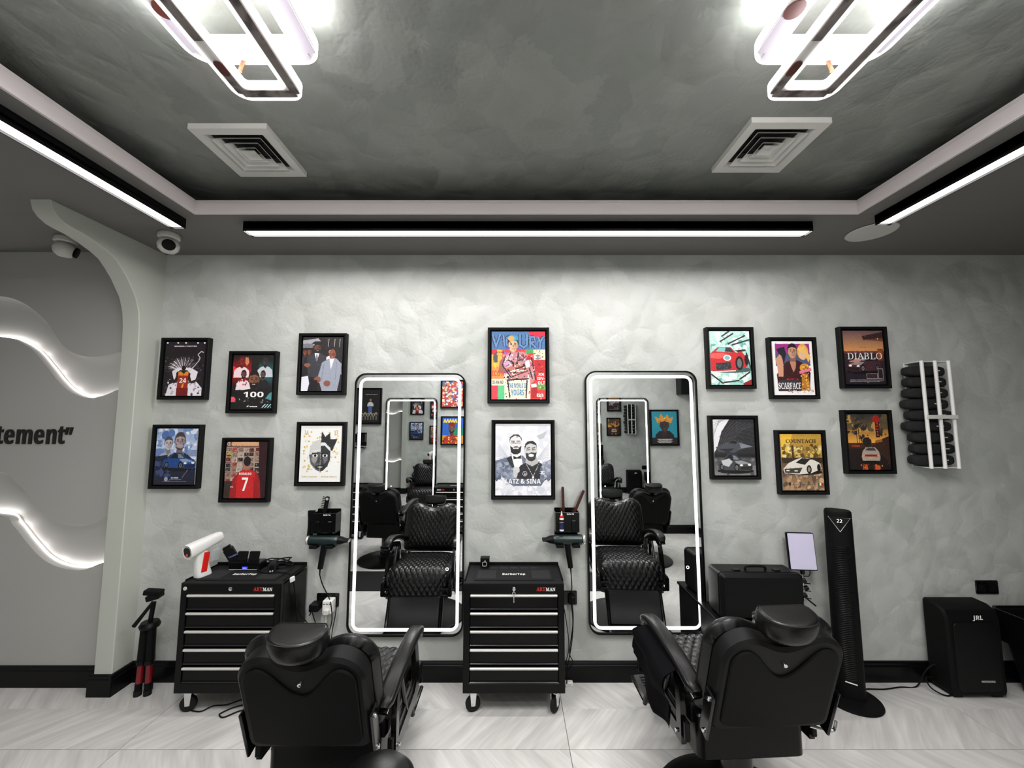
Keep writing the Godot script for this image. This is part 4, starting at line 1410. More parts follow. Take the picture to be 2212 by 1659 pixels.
	p.ell(0.06, 0.04, 0.035, 0.026, Color(0.2, 0.1, 0.1))
	p.rect(0.05, 0.02, 0.07, 0.06, Color(0.9, 0.88, 0.85))
	p.rect(0.0, 0.7, 0.82, 1.0, Color(0.2, 0.15, 0.12))
	p.poly([0.8, 0.0, 1.0, 0.0, 1.0, 1.0, 0.84, 1.0], Color(0.17, 0.05, 0.08))
	p.poly([0.14, 1.0, 0.17, 0.78, 0.2, 0.66, 0.36, 0.53, 0.46, 0.49, 0.62, 0.49, 0.78, 0.55, 0.86, 0.68, 0.9, 1.0], Color(0.6, 0.09, 0.1))
	p.poly([0.3, 1.0, 0.26, 0.7, 0.37, 0.53, 0.46, 0.5, 0.62, 0.5, 0.74, 0.55, 0.72, 1.0], Color(0.78, 0.12, 0.13))
	p.curve([0.29, 0.98, 0.28, 0.75, 0.3, 0.66], 0.012, Color(0.45, 0.06, 0.07))
	p.curve([0.74, 0.98, 0.73, 0.75, 0.7, 0.62], 0.012, Color(0.45, 0.06, 0.07))
	p.rect(0.15, 0.79, 0.22, 0.815, Color(0.75, 0.7, 0.7))
	p.poly([0.44, 0.5, 0.42, 0.38, 0.62, 0.38, 0.6, 0.5], Color(0.6, 0.42, 0.36))
	p.ell(0.5, 0.37, 0.09, 0.09, Color(0.62, 0.44, 0.38))
	p.ell(0.53, 0.35, 0.088, 0.085, Color(0.1, 0.07, 0.07))
	o = framed(527.9, 1015.3, W, H, p, "black framed print of a red number 7 shirt seen from behind")
	words(o, "RONALDO", 0.5, 0.57, 0.3, 0.055, M.ink_white)
	words(o, "7", 0.5, 0.755, 0.15, 0.32, M.ink_white)
	# 6 white print with a split portrait
	p = Pic.new(300, 400, Color(0.93, 0.93, 0.92), 13)
	var gold := Color(0.82, 0.7, 0.34)
	for i in 90:
		var x := p.r.randf_range(0.08, 0.92)
		var y := p.r.randf_range(0.1, 0.82)
		var k := p.r.randi() % 4
		if k == 0:
			p.rect(x, y, x + 0.05, y + 0.012, gold)
		elif k == 1:
			p.line(x, y, x + p.r.randf_range(-0.05, 0.05), y + 0.04, 0.012, gold)
		elif k == 2:
			p.ell(x, y, 0.022, 0.016, gold)
		else:
			p.poly([x, y, x + 0.04, y + 0.03, x - 0.02, y + 0.04], gold.lightened(0.2))
	p.ell(0.46, 0.54, 0.24, 0.26, Color(0.85, 0.85, 0.84))
	p.poly([0.22, 0.55, 0.24, 0.36, 0.36, 0.27, 0.5, 0.25, 0.5, 0.42, 0.3, 0.44], Color(0.8, 0.8, 0.79))
	p.poly([0.5, 0.25, 0.7, 0.3, 0.74, 0.46, 0.74, 0.6, 0.68, 0.72, 0.58, 0.8, 0.5, 0.82], Color(0.2, 0.2, 0.21))
	p.poly([0.5, 0.24, 0.52, 0.1, 0.6, 0.2, 0.72, 0.12, 0.72, 0.24, 0.9, 0.24, 0.78, 0.46, 0.66, 0.36], Color(0.16, 0.16, 0.17))
	p.poly([0.5, 0.3, 0.6, 0.3, 0.74, 0.4, 0.72, 0.45, 0.6, 0.36, 0.5, 0.36], Color(0.9, 0.9, 0.9))
	p.poly([0.22, 0.52, 0.5, 0.46, 0.5, 0.82, 0.4, 0.79, 0.27, 0.68], Color(0.36, 0.36, 0.37))
	p.poly([0.3, 0.52, 0.42, 0.5, 0.44, 0.62, 0.36, 0.68, 0.28, 0.62], Color(0.6, 0.6, 0.6))
	p.poly([0.56, 0.54, 0.68, 0.52, 0.68, 0.62, 0.6, 0.68, 0.54, 0.64], Color(0.42, 0.42, 0.43))
	for k in [0.37, 0.61]:
		p.ell(k, 0.535, 0.065, 0.028, Color(0.9, 0.9, 0.89))
		p.ell(k, 0.535, 0.03, 0.024, Color(0.05, 0.05, 0.05))
		p.line(k - 0.08, 0.495, k + 0.08, 0.49, 0.022, Color(0.06, 0.06, 0.06))
	p.poly([0.44, 0.56, 0.55, 0.56, 0.6, 0.66, 0.5, 0.68, 0.4, 0.66], Color(0.25, 0.25, 0.26))
	p.poly([0.38, 0.72, 0.5, 0.7, 0.62, 0.72, 0.58, 0.77, 0.42, 0.77], Color(0.08, 0.08, 0.08))
	p.poly([0.42, 0.735, 0.5, 0.725, 0.58, 0.735, 0.5, 0.76], Color(0.7, 0.7, 0.7))
	p.line(0.5, 0.14, 0.5, 0.93, 0.008, Color(0.9, 0.9, 0.9))
	var goldm := mat(Color(0.74, 0.63, 0.36), 0.6)
	o = framed(690.5, 980.3, W, H, p, "black framed white print with a split grey portrait and gold signs")
	words(o, "TUPAC SHAKUR", 0.25, 0.91, 0.38, 0.032, goldm)
	words(o, "BIGGIE SMALLS", 0.73, 0.91, 0.38, 0.032, goldm)
	words(o, "LA", 0.14, 0.12, 0.1, 0.1, goldm, "serif-bold")
	words(o, "NY", 0.87, 0.12, 0.1, 0.1, goldm, "serif-bold")
	# 7 graffiti boxer
	p = Pic.new(360, 440, Color(0.8, 0.2, 0.2), 15)
	p.rect(0, 0, 1, 0.27, Color(0.27, 0.42, 0.6))
	p.poly([0.68, 0.0, 1.0, 0.0, 1.0, 0.07, 0.94, 0.12, 0.86, 0.07, 0.76, 0.1], Color(0.88, 0.08, 0.2))
	p.rect(0.0, 0.27, 0.2, 0.52, Color(0.93, 0.66, 0.3))
	p.rect(0.0, 0.27, 0.1, 0.34, Color(0.8, 0.1, 0.18))
	p.rect(0.8, 0.42, 1.0, 0.62, Color(0.72, 0.1, 0.14))
	p.rect(0.0, 0.52, 0.25, 0.7, Color(0.9, 0.55, 0.28))
	p.rect(0.0, 0.7, 0.25, 0.8, Color(0.9, 0.86, 0.78))
	p.rect(0.0, 0.8, 0.12, 1.0, Color(0.85, 0.25, 0.3))
	p.rect(0.12, 0.8, 0.24, 1.0, Color(0.36, 0.76, 0.52))
	p.rect(0.8, 0.62, 1.0, 0.78, Color(0.85, 0.16, 0.18))
	p.rect(0.85, 0.78, 1.0, 0.86, Color(0.4, 0.62, 0.3))
	p.rect(0.78, 0.27, 1.0, 0.42, Color(0.93, 0.84, 0.72))
	p.rect(0.24, 0.62, 0.72, 1.0, Color(0.92, 0.87, 0.78))
	for t in [[0.06, Color(0.08, 0.1, 0.24)], [0.034, Color(0.36, 0.52, 0.7)]]:
		p.curve([0.02, 0.05, 0.08, 0.23, 0.16, 0.04], t[0], t[1])
		p.curve([0.22, 0.05, 0.24, 0.22], t[0], t[1])
		p.curve([0.36, 0.06, 0.28, 0.1, 0.28, 0.2, 0.36, 0.23], t[0], t[1])
		p.curve([0.53, 0.04, 0.53, 0.2, 0.6, 0.24, 0.66, 0.2, 0.66, 0.04], t[0], t[1])
		p.curve([0.72, 0.24, 0.72, 0.08, 0.8, 0.08, 0.81, 0.15, 0.73, 0.16, 0.82, 0.24], t[0], t[1])
		p.curve([0.87, 0.08, 0.91, 0.16, 0.97, 0.07], t[0], t[1])
		p.curve([0.91, 0.15, 0.9, 0.25], t[0], t[1])
	p.poly([0.07, 0.3, 0.11, 0.36, 0.11, 0.46, 0.03, 0.46, 0.03, 0.36], Color(0.3, 0.3, 0.32))
	p.poly([0.03, 0.46, 0.11, 0.46, 0.07, 0.56], Color(0.95, 0.75, 0.2))
	p.poly([0.16, 0.49, 0.27, 0.52, 0.24, 0.59, 0.14, 0.56], Color(0.4, 0.78, 0.62))
	p.poly([0.62, 0.28, 0.78, 0.26, 0.78, 0.32, 0.64, 0.33], Color(0.25, 0.6, 0.3))
	p.bust(0.4, 0.2, 0.095, Color(0.85, 0.68, 0.52), Color(0.2, 0.12, 0.12), Color(0.6, 0.36, 0.34))
	p.poly([0.2, 0.48, 0.26, 0.36, 0.36, 0.3, 0.6, 0.3, 0.74, 0.38, 0.8, 0.52, 0.82, 0.72, 0.72, 0.78, 0.68, 0.6, 0.66, 0.72, 0.3, 0.72, 0.34, 0.6], Color(0.75, 0.5, 0.52))
	p.poly([0.62, 0.36, 0.78, 0.36, 0.8, 0.5, 0.66, 0.52], Color(0.72, 0.1, 0.12))
	p.poly([0.2, 0.48, 0.26, 0.36, 0.36, 0.34, 0.36, 0.52, 0.26, 0.54], Color(0.82, 0.6, 0.72))
	p.poly([0.26, 0.56, 0.4, 0.5, 0.62, 0.48, 0.66, 0.56, 0.4, 0.68], Color(0.72, 0.42, 0.34))
	p.daubs(150, 0.22, 0.34, 0.76, 0.72, 0.008, 0.028, [Color(0.88, 0.72, 0.68), Color(0.5, 0.26, 0.26), Color(0.8, 0.5, 0.4), Color(0.93, 0.85, 0.8), Color(0.14, 0.08, 0.12), Color(0.7, 0.45, 0.7)])
	p.ell(0.4, 0.1, 0.1, 0.045, Color(0.2, 0.55, 0.68))
	p.ell(0.37, 0.105, 0.06, 0.04, Color(0.95, 0.6, 0.3))
	# hard shadows of the drawn muscles and cloth, in ink
	for q in [[0.36, 0.31, 0.3, 0.4], [0.5, 0.31, 0.48, 0.42], [0.3, 0.42, 0.42, 0.47], [0.48, 0.43, 0.6, 0.42], [0.42, 0.47, 0.4, 0.52], [0.3, 0.56, 0.36, 0.62], [0.44, 0.56, 0.62, 0.51], [0.4, 0.62, 0.64, 0.55], [0.62, 0.44, 0.7, 0.52], [0.7, 0.54, 0.76, 0.7], [0.3, 0.72, 0.34, 0.98], [0.66, 0.72, 0.64, 0.98], [0.28, 0.72, 0.68, 0.7]]:
		p.line(q[0], q[1], q[2], q[3], 0.022, Color(0.1, 0.06, 0.1))
	for q in [[0.32, 0.36, 0.26, 0.44], [0.52, 0.35, 0.58, 0.39], [0.34, 0.6, 0.5, 0.56], [0.72, 0.42, 0.77, 0.5], [0.46, 0.6, 0.6, 0.57]]:
		p.line(q[0], q[1], q[2], q[3], 0.016, Color(0.96, 0.9, 0.84))
	for q in [[0.25, 0.32, Color(0.55, 0.35, 0.7)], [0.29, 0.24, Color(0.35, 0.25, 0.6)], [0.5, 0.26, Color(0.45, 0.3, 0.65)], [0.86, 0.36, Color(0.45, 0.5, 0.6)], [0.86, 0.4, Color(0.45, 0.5, 0.6)]]:
		p.poly([q[0] - 0.05, q[1], q[0], q[1] - 0.02, q[0] + 0.06, q[1] + 0.004, q[0], q[1] + 0.02], q[2])
	p.poly([0.62, 0.44, 0.7, 0.42, 0.72, 0.52, 0.64, 0.54], Color(0.93, 0.9, 0.86))
	p.line(0.26, 0.36, 0.2, 0.5, 0.018, Color(0.08, 0.05, 0.1))
	p.line(0.2, 0.5, 0.36, 0.68, 0.018, Color(0.08, 0.05, 0.1))
	p.line(0.36, 0.68, 0.68, 0.58, 0.016, Color(0.08, 0.05, 0.1))
	p.line(0.74, 0.38, 0.82, 0.72, 0.02, Color(0.08, 0.05, 0.1))
	p.daubs(40, 0.24, 0.64, 0.72, 1.0, 0.006, 0.02, [Color(0.1, 0.08, 0.1), Color(0.85, 0.4, 0.5), Color(0.7, 0.62, 0.5)])
	p.daubs(60, 0.78, 0.28, 1.0, 1.0, 0.008, 0.02, [Color(0.1, 0.06, 0.08), Color(0.9, 0.3, 0.2), Color(0.5, 0.08, 0.1), Color(0.93, 0.85, 0.7)])
	p.poly([0.74, 0.78, 0.84, 0.76, 0.86, 0.98, 0.74, 0.98], Color(0.68, 0.1, 0.12))
	p.poly([0.73, 0.78, 0.83, 0.77, 0.84, 0.82, 0.74, 0.83], Color(0.95, 0.95, 0.92))
	var teal := mat(Color(0.12, 0.52, 0.68), 0.6)
	var orange := mat(Color(0.88, 0.25, 0.1), 0.6)
	o = framed(1120, 788.3, 0.425, 0.525, p, "large black framed graffiti print of a boxer in red, blue and orange")
	words(o, "THE WORLD IS", 0.48, 0.8, 0.33, 0.085, teal)
	words(o, "YOURS", 0.48, 0.9, 0.24, 0.11, teal)
	words(o, "XX", 0.92, 0.635, 0.11, 0.05, M.ink_white)
	words(o, "IEV-", 0.92, 0.695, 0.14, 0.055, M.ink_white)
	words(o, "OLT", 0.925, 0.76, 0.13, 0.06, M.ink_white)
	words(o, "ICON", 0.12, 0.62, 0.22, 0.1, orange)
	words(o, "IS AN AD", 0.12, 0.75, 0.2, 0.06, M.ink_black)
	words(o, "Rich", 0.9, 0.94, 0.12, 0.07, M.ink_white)
	words(o, "NOT", 0.55, 0.39, 0.1, 0.05, M.ink_black)
	words(o, "ON THE MOON", 0.16, 0.31, 0.14, 0.03, M.ink_black)
	# 8 two smiling men in grey
	p = Pic.new(360, 440, Color(0.9, 0.9, 0.92), 17)
	p.daubs(150, 0.0, 0.0, 1.0, 1.0, 0.05, 0.13, [Color(0.92, 0.92, 0.94), Color(0.85, 0.86, 0.89), Color(0.95, 0.95, 0.96), Color(0.88, 0.88, 0.91)])
	for k in 10:
		p.line(0.26, 0.5, 0.04, 0.26 + k * 0.028, 0.012, Color(0.78, 0.79, 0.82))
		p.line(0.74, 0.5, 0.97, 0.27 + k * 0.028, 0.012, Color(0.78, 0.79, 0.82))
	p.poly([0.74, 0.17, 0.94, 0.1, 0.88, 0.2, 0.8, 0.22], Color(0.72, 0.73, 0.75))
	p.poly([0.0, 0.52, 0.22, 0.47, 0.36, 0.43, 0.5, 0.45, 0.56, 0.5, 0.56, 0.78, 0.3, 0.8, 0.0, 0.72], Color(0.42, 0.45, 0.52))
	p.daubs(30, 0.0, 0.55, 0.34, 0.78, 0.03, 0.07, [Color(0.5, 0.54, 0.62), Color(0.34, 0.37, 0.44), Color(0.6, 0.63, 0.7)])
	p.poly([0.2, 0.49, 0.3, 0.44, 0.36, 0.6, 0.3, 0.62], Color(0.16, 0.17, 0.2))
	p.poly([0.28, 0.42, 0.46, 0.42, 0.5, 0.6, 0.36, 0.66], Color(0.95, 0.95, 0.95))
	p.poly([0.32, 0.45, 0.39, 0.475, 0.46, 0.44, 0.47, 0.49, 0.39, 0.49, 0.33, 0.5], Color(0.06, 0.06, 0.07))
	p.ell(0.365, 0.27, 0.115, 0.135, Color(0.88, 0.87, 0.87))
	p.poly([0.25, 0.27, 0.26, 0.19, 0.33, 0.15, 0.42, 0.15, 0.475, 0.2, 0.48, 0.25, 0.45, 0.19, 0.36, 0.165, 0.28, 0.2], Color(0.2, 0.2, 0.21))
	p.poly([0.265, 0.31, 0.31, 0.335, 0.37, 0.315, 0.43, 0.335, 0.47, 0.31, 0.455, 0.4, 0.4, 0.43, 0.33, 0.43, 0.28, 0.4], Color(0.13, 0.13, 0.14))
	p.line(0.32, 0.345, 0.42, 0.345, 0.022, Color(0.97, 0.97, 0.97))
	for k in [0.315, 0.415]:
		p.line(k - 0.035, 0.245, k + 0.035, 0.245, 0.014, Color(0.2, 0.2, 0.2))
		p.line(k - 0.04, 0.27, k + 0.04, 0.27, 0.01, Color(0.35, 0.35, 0.36))
	p.poly([0.38, 0.66, 0.46, 0.58, 0.58, 0.54, 0.76, 0.54, 0.9, 0.58, 1.0, 0.54, 1.0, 0.74, 0.84, 0.82, 0.4, 0.82], Color(0.15, 0.15, 0.17))
	p.poly([0.84, 0.56, 1.0, 0.5, 1.0, 0.74, 0.8, 0.8], Color(0.55, 0.58, 0.64))
	p.daubs(24, 0.82, 0.54, 1.0, 0.78, 0.02, 0.05, [Color(0.5, 0.53, 0.6), Color(0.68, 0.7, 0.75), Color(0.4, 0.43, 0.5)])
	p.poly([0.56, 0.46, 0.74, 0.46, 0.78, 0.55, 0.66, 0.6, 0.54, 0.55], Color(0.72, 0.71, 0.71))
	p.ell(0.64, 0.37, 0.115, 0.13, Color(0.8, 0.79, 0.79))
	p.poly([0.525, 0.37, 0.54, 0.28, 0.6, 0.245, 0.68, 0.24, 0.74, 0.28, 0.755, 0.36, 0.73, 0.3, 0.63, 0.275, 0.56, 0.3], Color(0.15, 0.15, 0.16))
	p.poly([0.545, 0.41, 0.6, 0.42, 0.65, 0.4, 0.72, 0.41, 0.745, 0.4, 0.72, 0.5, 0.66, 0.53, 0.6, 0.52, 0.555, 0.48], Color(0.2, 0.2, 0.21))
	p.ell(0.645, 0.445, 0.05, 0.022, Color(0.96, 0.96, 0.96))
	for k in [0.595, 0.69]:
		p.line(k - 0.03, 0.345, k + 0.03, 0.335, 0.014, Color(0.15, 0.15, 0.15))
		p.line(k - 0.035, 0.37, k + 0.035, 0.365, 0.012, Color(0.3, 0.3, 0.3))
	p.line(0.56, 0.57, 0.68, 0.74, 0.008, Color(0.85, 0.85, 0.85))
	p.line(0.78, 0.57, 0.68, 0.74, 0.008, Color(0.85, 0.85, 0.85))
	p.ell(0.68, 0.755, 0.02, 0.02, Color(0.92, 0.92, 0.92))
	p.ell(0.53, 0.7, 0.042, 0.035, Color(0.9, 0.9, 0.9))
	p.ell(0.53, 0.7, 0.034, 0.028, Color(0.15, 0.15, 0.17))
	p.poly([0.53, 0.68, 0.55, 0.715, 0.51, 0.715], Color(0.9, 0.9, 0.9))
	p.rect(0.79, 0.665, 0.89, 0.675, Color(0.95, 0.95, 0.95))
	p.rect(0.79, 0.69, 0.89, 0.7, Color(0.95, 0.95, 0.95))
	p.rect(0.83, 0.665, 0.85, 0.7, Color(0.95, 0.95, 0.95))
	p.ell(0.38, 0.65, 0.06, 0.045, Color(0.82, 0.81, 0.81))
	p.ell(0.36, 0.7, 0.04, 0.06, Color(0.78, 0.77, 0.77))
	p.poly([0.1, 0.78, 0.9, 0.78, 0.82, 0.87, 0.2, 0.87], Color(0.4, 0.43, 0.5))
	p.daubs(46, 0.0, 0.9, 1.0, 1.0, 0.04, 0.08, [Color(0.93, 0.93, 0.95), Color(0.86, 0.87, 0.9), Color(0.8, 0.82, 0.86)])
	p.poly([0.1, 0.72, 0.16, 0.78, 0.3, 0.86, 0.36, 0.9, 0.2, 0.92, 0.14, 0.86], Color(0.88, 0.88, 0.9))
	p.rect(0.0, 0.0, 1.0, 0.03, Color(0.84, 0.84, 0.85))
	o = framed(1130.1, 992.6, 0.428, 0.53, p, "large black framed grey print of two smiling men and doves")
	words(o, "LATZ & SINA", 0.507, 0.811, 0.64, 0.088, M.ink_shade)
	letters(o, "LATZ & SINA", 0.63 * 0.374, 0.085 * 0.374, Vector3(0, -0.305 * 0.476, 0.0288), M.ink_white, "sans-bold", Vector3.ZERO, 0.0003)
	# 9 red sports car
	p = Pic.new(300, 400, Color(0.7, 0.85, 0.8), 19)
	p.daubs(160, 0.0, 0.0, 1.0, 1.0, 0.03, 0.1, [Color(0.88, 0.95, 0.92), Color(0.62, 0.83, 0.78), Color(0.75, 0.88, 0.84), Color(0.42, 0.68, 0.64), Color(0.95, 0.97, 0.96)])
	for q in [[0.25, 0.2, 0.6, 0.04], [0.45, 0.24, 0.9, 0.08], [0.55, 0.26, 1.0, 0.16], [0.3, 0.1, 0.5, 0.0], [0.0, 0.8, 0.3, 0.98], [0.3, 0.96, 0.7, 0.92], [0.7, 0.9, 0.98, 0.76], [0.9, 0.4, 1.0, 0.7]]:
		p.line(q[0], q[1], q[2], q[3], 0.035, Color(0.13, 0.16, 0.17))
	p.ell(0.5, 0.72, 0.52, 0.06, Color(0.25, 0.36, 0.35))
	p.poly([0.0, 0.42, 0.1, 0.36, 0.2, 0.3, 0.52, 0.3, 0.64, 0.4, 0.8, 0.4, 0.92, 0.5, 0.92, 0.66, 0.6, 0.74, 0.0, 0.74], Color(0.78, 0.14, 0.16))
	p.poly([0.14, 0.38, 0.22, 0.31, 0.5, 0.31, 0.6, 0.4], Color(0.5, 0.75, 0.74))
	p.poly([0.36, 0.38, 0.4, 0.31, 0.5, 0.31, 0.6, 0.4], Color(0.16, 0.22, 0.24))
	p.poly([0.0, 0.42, 0.3, 0.4, 0.52, 0.46, 0.2, 0.52, 0.0, 0.5], Color(0.9, 0.35, 0.34))
	p.poly([0.62, 0.36, 0.88, 0.34, 0.9, 0.37, 0.7, 0.4], Color(0.14, 0.15, 0.16))
	p.poly([0.7, 0.42, 0.76, 0.38, 0.82, 0.4, 0.78, 0.44], Color(0.75, 0.13, 0.14))
	p.ell(0.42, 0.5, 0.1, 0.055, Color(0.93, 0.96, 0.95))
	p.ell(0.42, 0.5, 0.07, 0.038, Color(0.5, 0.7, 0.72))
	p.poly([0.12, 0.6, 0.5, 0.58, 0.52, 0.7, 0.14, 0.73], Color(0.16, 0.17, 0.19))
	p.daubs(12, 0.16, 0.62, 0.48, 0.7, 0.01, 0.03, [Color(0.3, 0.32, 0.34), Color(0.22, 0.24, 0.26)])
	p.ell(0.72, 0.6, 0.1, 0.13, Color(0.06, 0.07, 0.07))
	p.ell(0.72, 0.6, 0.06, 0.085, Color(0.4, 0.42, 0.43))
	p.ell(0.9, 0.54, 0.05, 0.1, Color(0.08, 0.08, 0.09))
	p.line(0.0, 0.76, 0.62, 0.74, 0.02, Color(0.95, 0.97, 0.96))
	p.poly([0.8, 0.97, 1.0, 0.9, 1.0, 1.0, 0.8, 1.0], Color(0.55, 0.1, 0.12))
	framed(1579.8, 772.4, W, H, p, "black framed print of a red sports car on pale green strokes")
	# 10 film poster
	p = Pic.new(300, 400, Color(0.95, 0.94, 0.93), 21)
	p.rect(0.07, 0.05, 0.93, 0.4, Color(0.6, 0.16, 0.5))
	p.rect(0.07, 0.22, 0.93, 0.46, Color(0.3, 0.32, 0.45))
	p.poly([0.1, 0.15, 0.3, 0.1, 0.34, 0.24, 0.26, 0.46, 0.2, 0.3], Color(0.1, 0.1, 0.16))
	p.ell(0.76, 0.2, 0.14, 0.15, Color(0.88, 0.66, 0.3))
	p.ell(0.75, 0.24, 0.09, 0.1, Color(0.87, 0.7, 0.58))
	p.poly([0.62, 0.14, 0.8, 0.08, 0.95, 0.3, 0.88, 0.4, 0.82, 0.24, 0.68, 0.2], Color(0.92, 0.74, 0.4))
	p.poly([0.08, 0.62, 0.24, 0.44, 0.36, 0.38, 0.62, 0.36, 0.86, 0.46, 0.92, 0.6, 0.88, 0.92, 0.1, 0.92], Color(0.2, 0.05, 0.07))
	p.poly([0.28, 0.46, 0.4, 0.4, 0.62, 0.42, 0.62, 0.7, 0.34, 0.7], Color(0.55, 0.06, 0.08))
	p.daubs(30, 0.2, 0.46, 0.66, 0.74, 0.02, 0.05, [Color(0.5, 0.05, 0.08), Color(0.12, 0.04, 0.06), Color(0.68, 0.1, 0.1)])
	p.bust(0.5, 0.19, 0.115, Color(0.78, 0.57, 0.46), Color(0.08, 0.05, 0.06), Color(0.2, 0.05, 0.07))
	p.poly([0.42, 0.38, 0.58, 0.38, 0.56, 0.5, 0.5, 0.58, 0.45, 0.48], Color(0.74, 0.5, 0.4))
	p.poly([0.06, 0.34, 0.16, 0.26, 0.24, 0.32, 0.26, 0.44, 0.24, 0.66, 0.12, 0.66, 0.1, 0.46], Color(0.8, 0.58, 0.46))
	p.line(0.16, 0.25, 0.22, 0.29, 0.03, Color(0.8, 0.58, 0.46))
	p.rect(0.1, 0.72, 0.66, 0.93, Color(0.2, 0.17, 0.2))
	p.ell(0.78, 0.5, 0.12, 0.085, Color(0.83, 0.58, 0.2))
	p.daubs(20, 0.7, 0.44, 0.86, 0.56, 0.01, 0.03, [Color(0.95, 0.8, 0.4), Color(0.55, 0.3, 0.1)])
	p.poly([0.7, 0.6, 0.86, 0.6, 0.9, 0.92, 0.68, 0.92], Color(0.72, 0.46, 0.16))
	p.daubs(26, 0.68, 0.6, 0.88, 0.92, 0.01, 0.035, [Color(0.93, 0.78, 0.4), Color(0.42, 0.22, 0.1), Color(0.85, 0.6, 0.25)])
	p.poly([0.64, 0.56, 0.94, 0.5, 0.95, 0.55, 0.65, 0.61], Color(0.9, 0.45, 0.6))
	p.daubs(26, 0.3, 0.9, 0.95, 0.95, 0.01, 0.03, [Color(0.93, 0.9, 0.88), Color(0.5, 0.4, 0.4), Color(0.75, 0.55, 0.4)])
	o = framed(1716.4, 794.4, W, H, p, "black framed film poster with a man in a dark red jacket")
	words(o, "SCARFACE", 0.385, 0.83, 0.56, 0.155, M.ink_white, "serif-bold")
	# 11 sunset car
	p = Pic.new(300, 400, Color(0.2, 0.12, 0.16), 23)
	p.fade(0.0, 0.38, Color(0.42, 0.32, 0.34), Color(0.87, 0.6, 0.36))
	p.fade(0.38, 0.44, Color(0.5, 0.26, 0.22), Color(0.25, 0.14, 0.16))
	p.fade(0.44, 1.0, Color(0.2, 0.13, 0.16), Color(0.1, 0.08, 0.12))
	p.poly([0.48, 0.1, 1.0, 0.02, 1.0, 0.2, 0.5, 0.17], Color(0.22, 0.13, 0.13))
	p.poly([0.5, 0.165, 1.0, 0.14, 1.0, 0.2], Color(0.45, 0.24, 0.17))
	p.rect(0.84, 0.34, 0.98, 0.56, Color(0.42, 0.2, 0.13))
	p.rect(0.86, 0.36, 0.96, 0.5, Color(0.6, 0.3, 0.16))
	p.ell(0.87, 0.15, 0.015, 0.01, Color(1, 0.9, 0.6))
	p.line(0.4, 0.32, 0.6, 0.31, 0.012, Color(0.55, 0.33, 0.28))
	p.car(0.48, 0.62, 0.42, Color(0.26, 0.14, 0.17), 1.0)
	p.poly([0.1, 0.58, 0.3, 0.52, 0.5, 0.54, 0.3, 0.6], Color(0.75, 0.55, 0.48))
	p.rect(0.52, 0.8, 0.8, 0.895, Color(0.75, 0.7, 0.7))
	p.rect(0.53, 0.808, 0.79, 0.887, Color(0.2, 0.14, 0.17))
	p.rect(0.81, 0.71, 0.94, 0.895, Color(0.75, 0.7, 0.7))
	p.rect(0.82, 0.718, 0.93, 0.887, Color(0.14, 0.09, 0.12))
	p.rect(0.1, 0.915, 0.95, 0.92, Color(0.8, 0.76, 0.74))
	for k in 3:
		p.rect(0.1, 0.93 + k * 0.01, 0.95 - k * 0.06, 0.934 + k * 0.01, Color(0.65, 0.6, 0.6))
	o = framed(1870.3, 771.4, W, H, p, "black framed sunset print of a low dark car under a canopy")
	words(o, "DIABLO", 0.51, 0.475, 0.86, 0.165, M.ink_white, "serif")
	# 12 jet and car
	p = Pic.new(300, 400, Color(0.16, 0.16, 0.17), 25)
	p.poly([0.0, 0.0, 0.4, 0.0, 0.2, 0.22, 0.08, 0.5, 0.0, 0.6], Color(0.9, 0.9, 0.91))
	for k in 6:
		p.line(0.0, 0.06 + k * 0.05, 0.3 - k * 0.03, 0.0, 0.008, Color(0.6, 0.6, 0.62))
	for k in 7:
		p.curve([0.08 + k * 0.02, 0.56, 0.24 + k * 0.08, 0.24 - k * 0.01, 0.5 + k * 0.1, 0.03 + k * 0.01], 0.008, Color(0.34, 0.34, 0.36))
	for k in 5:
		p.curve([0.2 + k * 0.03, 0.2 + k * 0.09, 0.55, 0.14 + k * 0.075, 1.0, 0.22 + k * 0.07], 0.007, Color(0.28, 0.28, 0.3))
	p.rect(0.0, 0.62, 1.0, 0.7, Color(0.1, 0.1, 0.11))
	p.fade(0.68, 1.0, Color(0.26, 0.25, 0.26), Color(0.52, 0.51, 0.51))
	p.daubs(50, 0.0, 0.72, 1.0, 1.0, 0.03, 0.09, [Color(0.36, 0.35, 0.36), Color(0.48, 0.47, 0.47), Color(0.3, 0.29, 0.3)])
	p.poly([0.04, 0.5, 0.3, 0.42, 0.5, 0.37, 0.62, 0.4, 0.96, 0.49, 0.66, 0.53, 0.5, 0.6, 0.1, 0.58], Color(0.29, 0.3, 0.33))
	p.poly([0.62, 0.42, 0.96, 0.49, 0.66, 0.52], Color(0.5, 0.52, 0.57))
	p.poly([0.36, 0.42, 0.48, 0.38, 0.58, 0.4, 0.54, 0.44], Color(0.09, 0.1, 0.11))
	p.poly([0.1, 0.53, 0.5, 0.52, 0.34, 0.6], Color(0.16, 0.16, 0.18))
	p.car(0.5, 0.78, 0.42, Color(0.25, 0.26, 0.28), -1.0)
	p.poly([0.16, 0.74, 0.36, 0.7, 0.44, 0.76, 0.34, 0.85, 0.2, 0.82], Color(0.75, 0.76, 0.78))
	framed(1588.7, 966.4, W, H, p, "black framed grey print of a jet above a dark car")
	# 13 white wedge car in sunlight
	p = Pic.new(300, 400, Color(0.7, 0.55, 0.25), 27)
	p.fade(0.0, 0.5, Color(0.78, 0.62, 0.26), Color(0.62, 0.46, 0.18))
	p.poly([0.0, 0.0, 0.3, 0.0, 0.14, 0.4, 0.0, 0.42], Color(0.95, 0.75, 0.25))
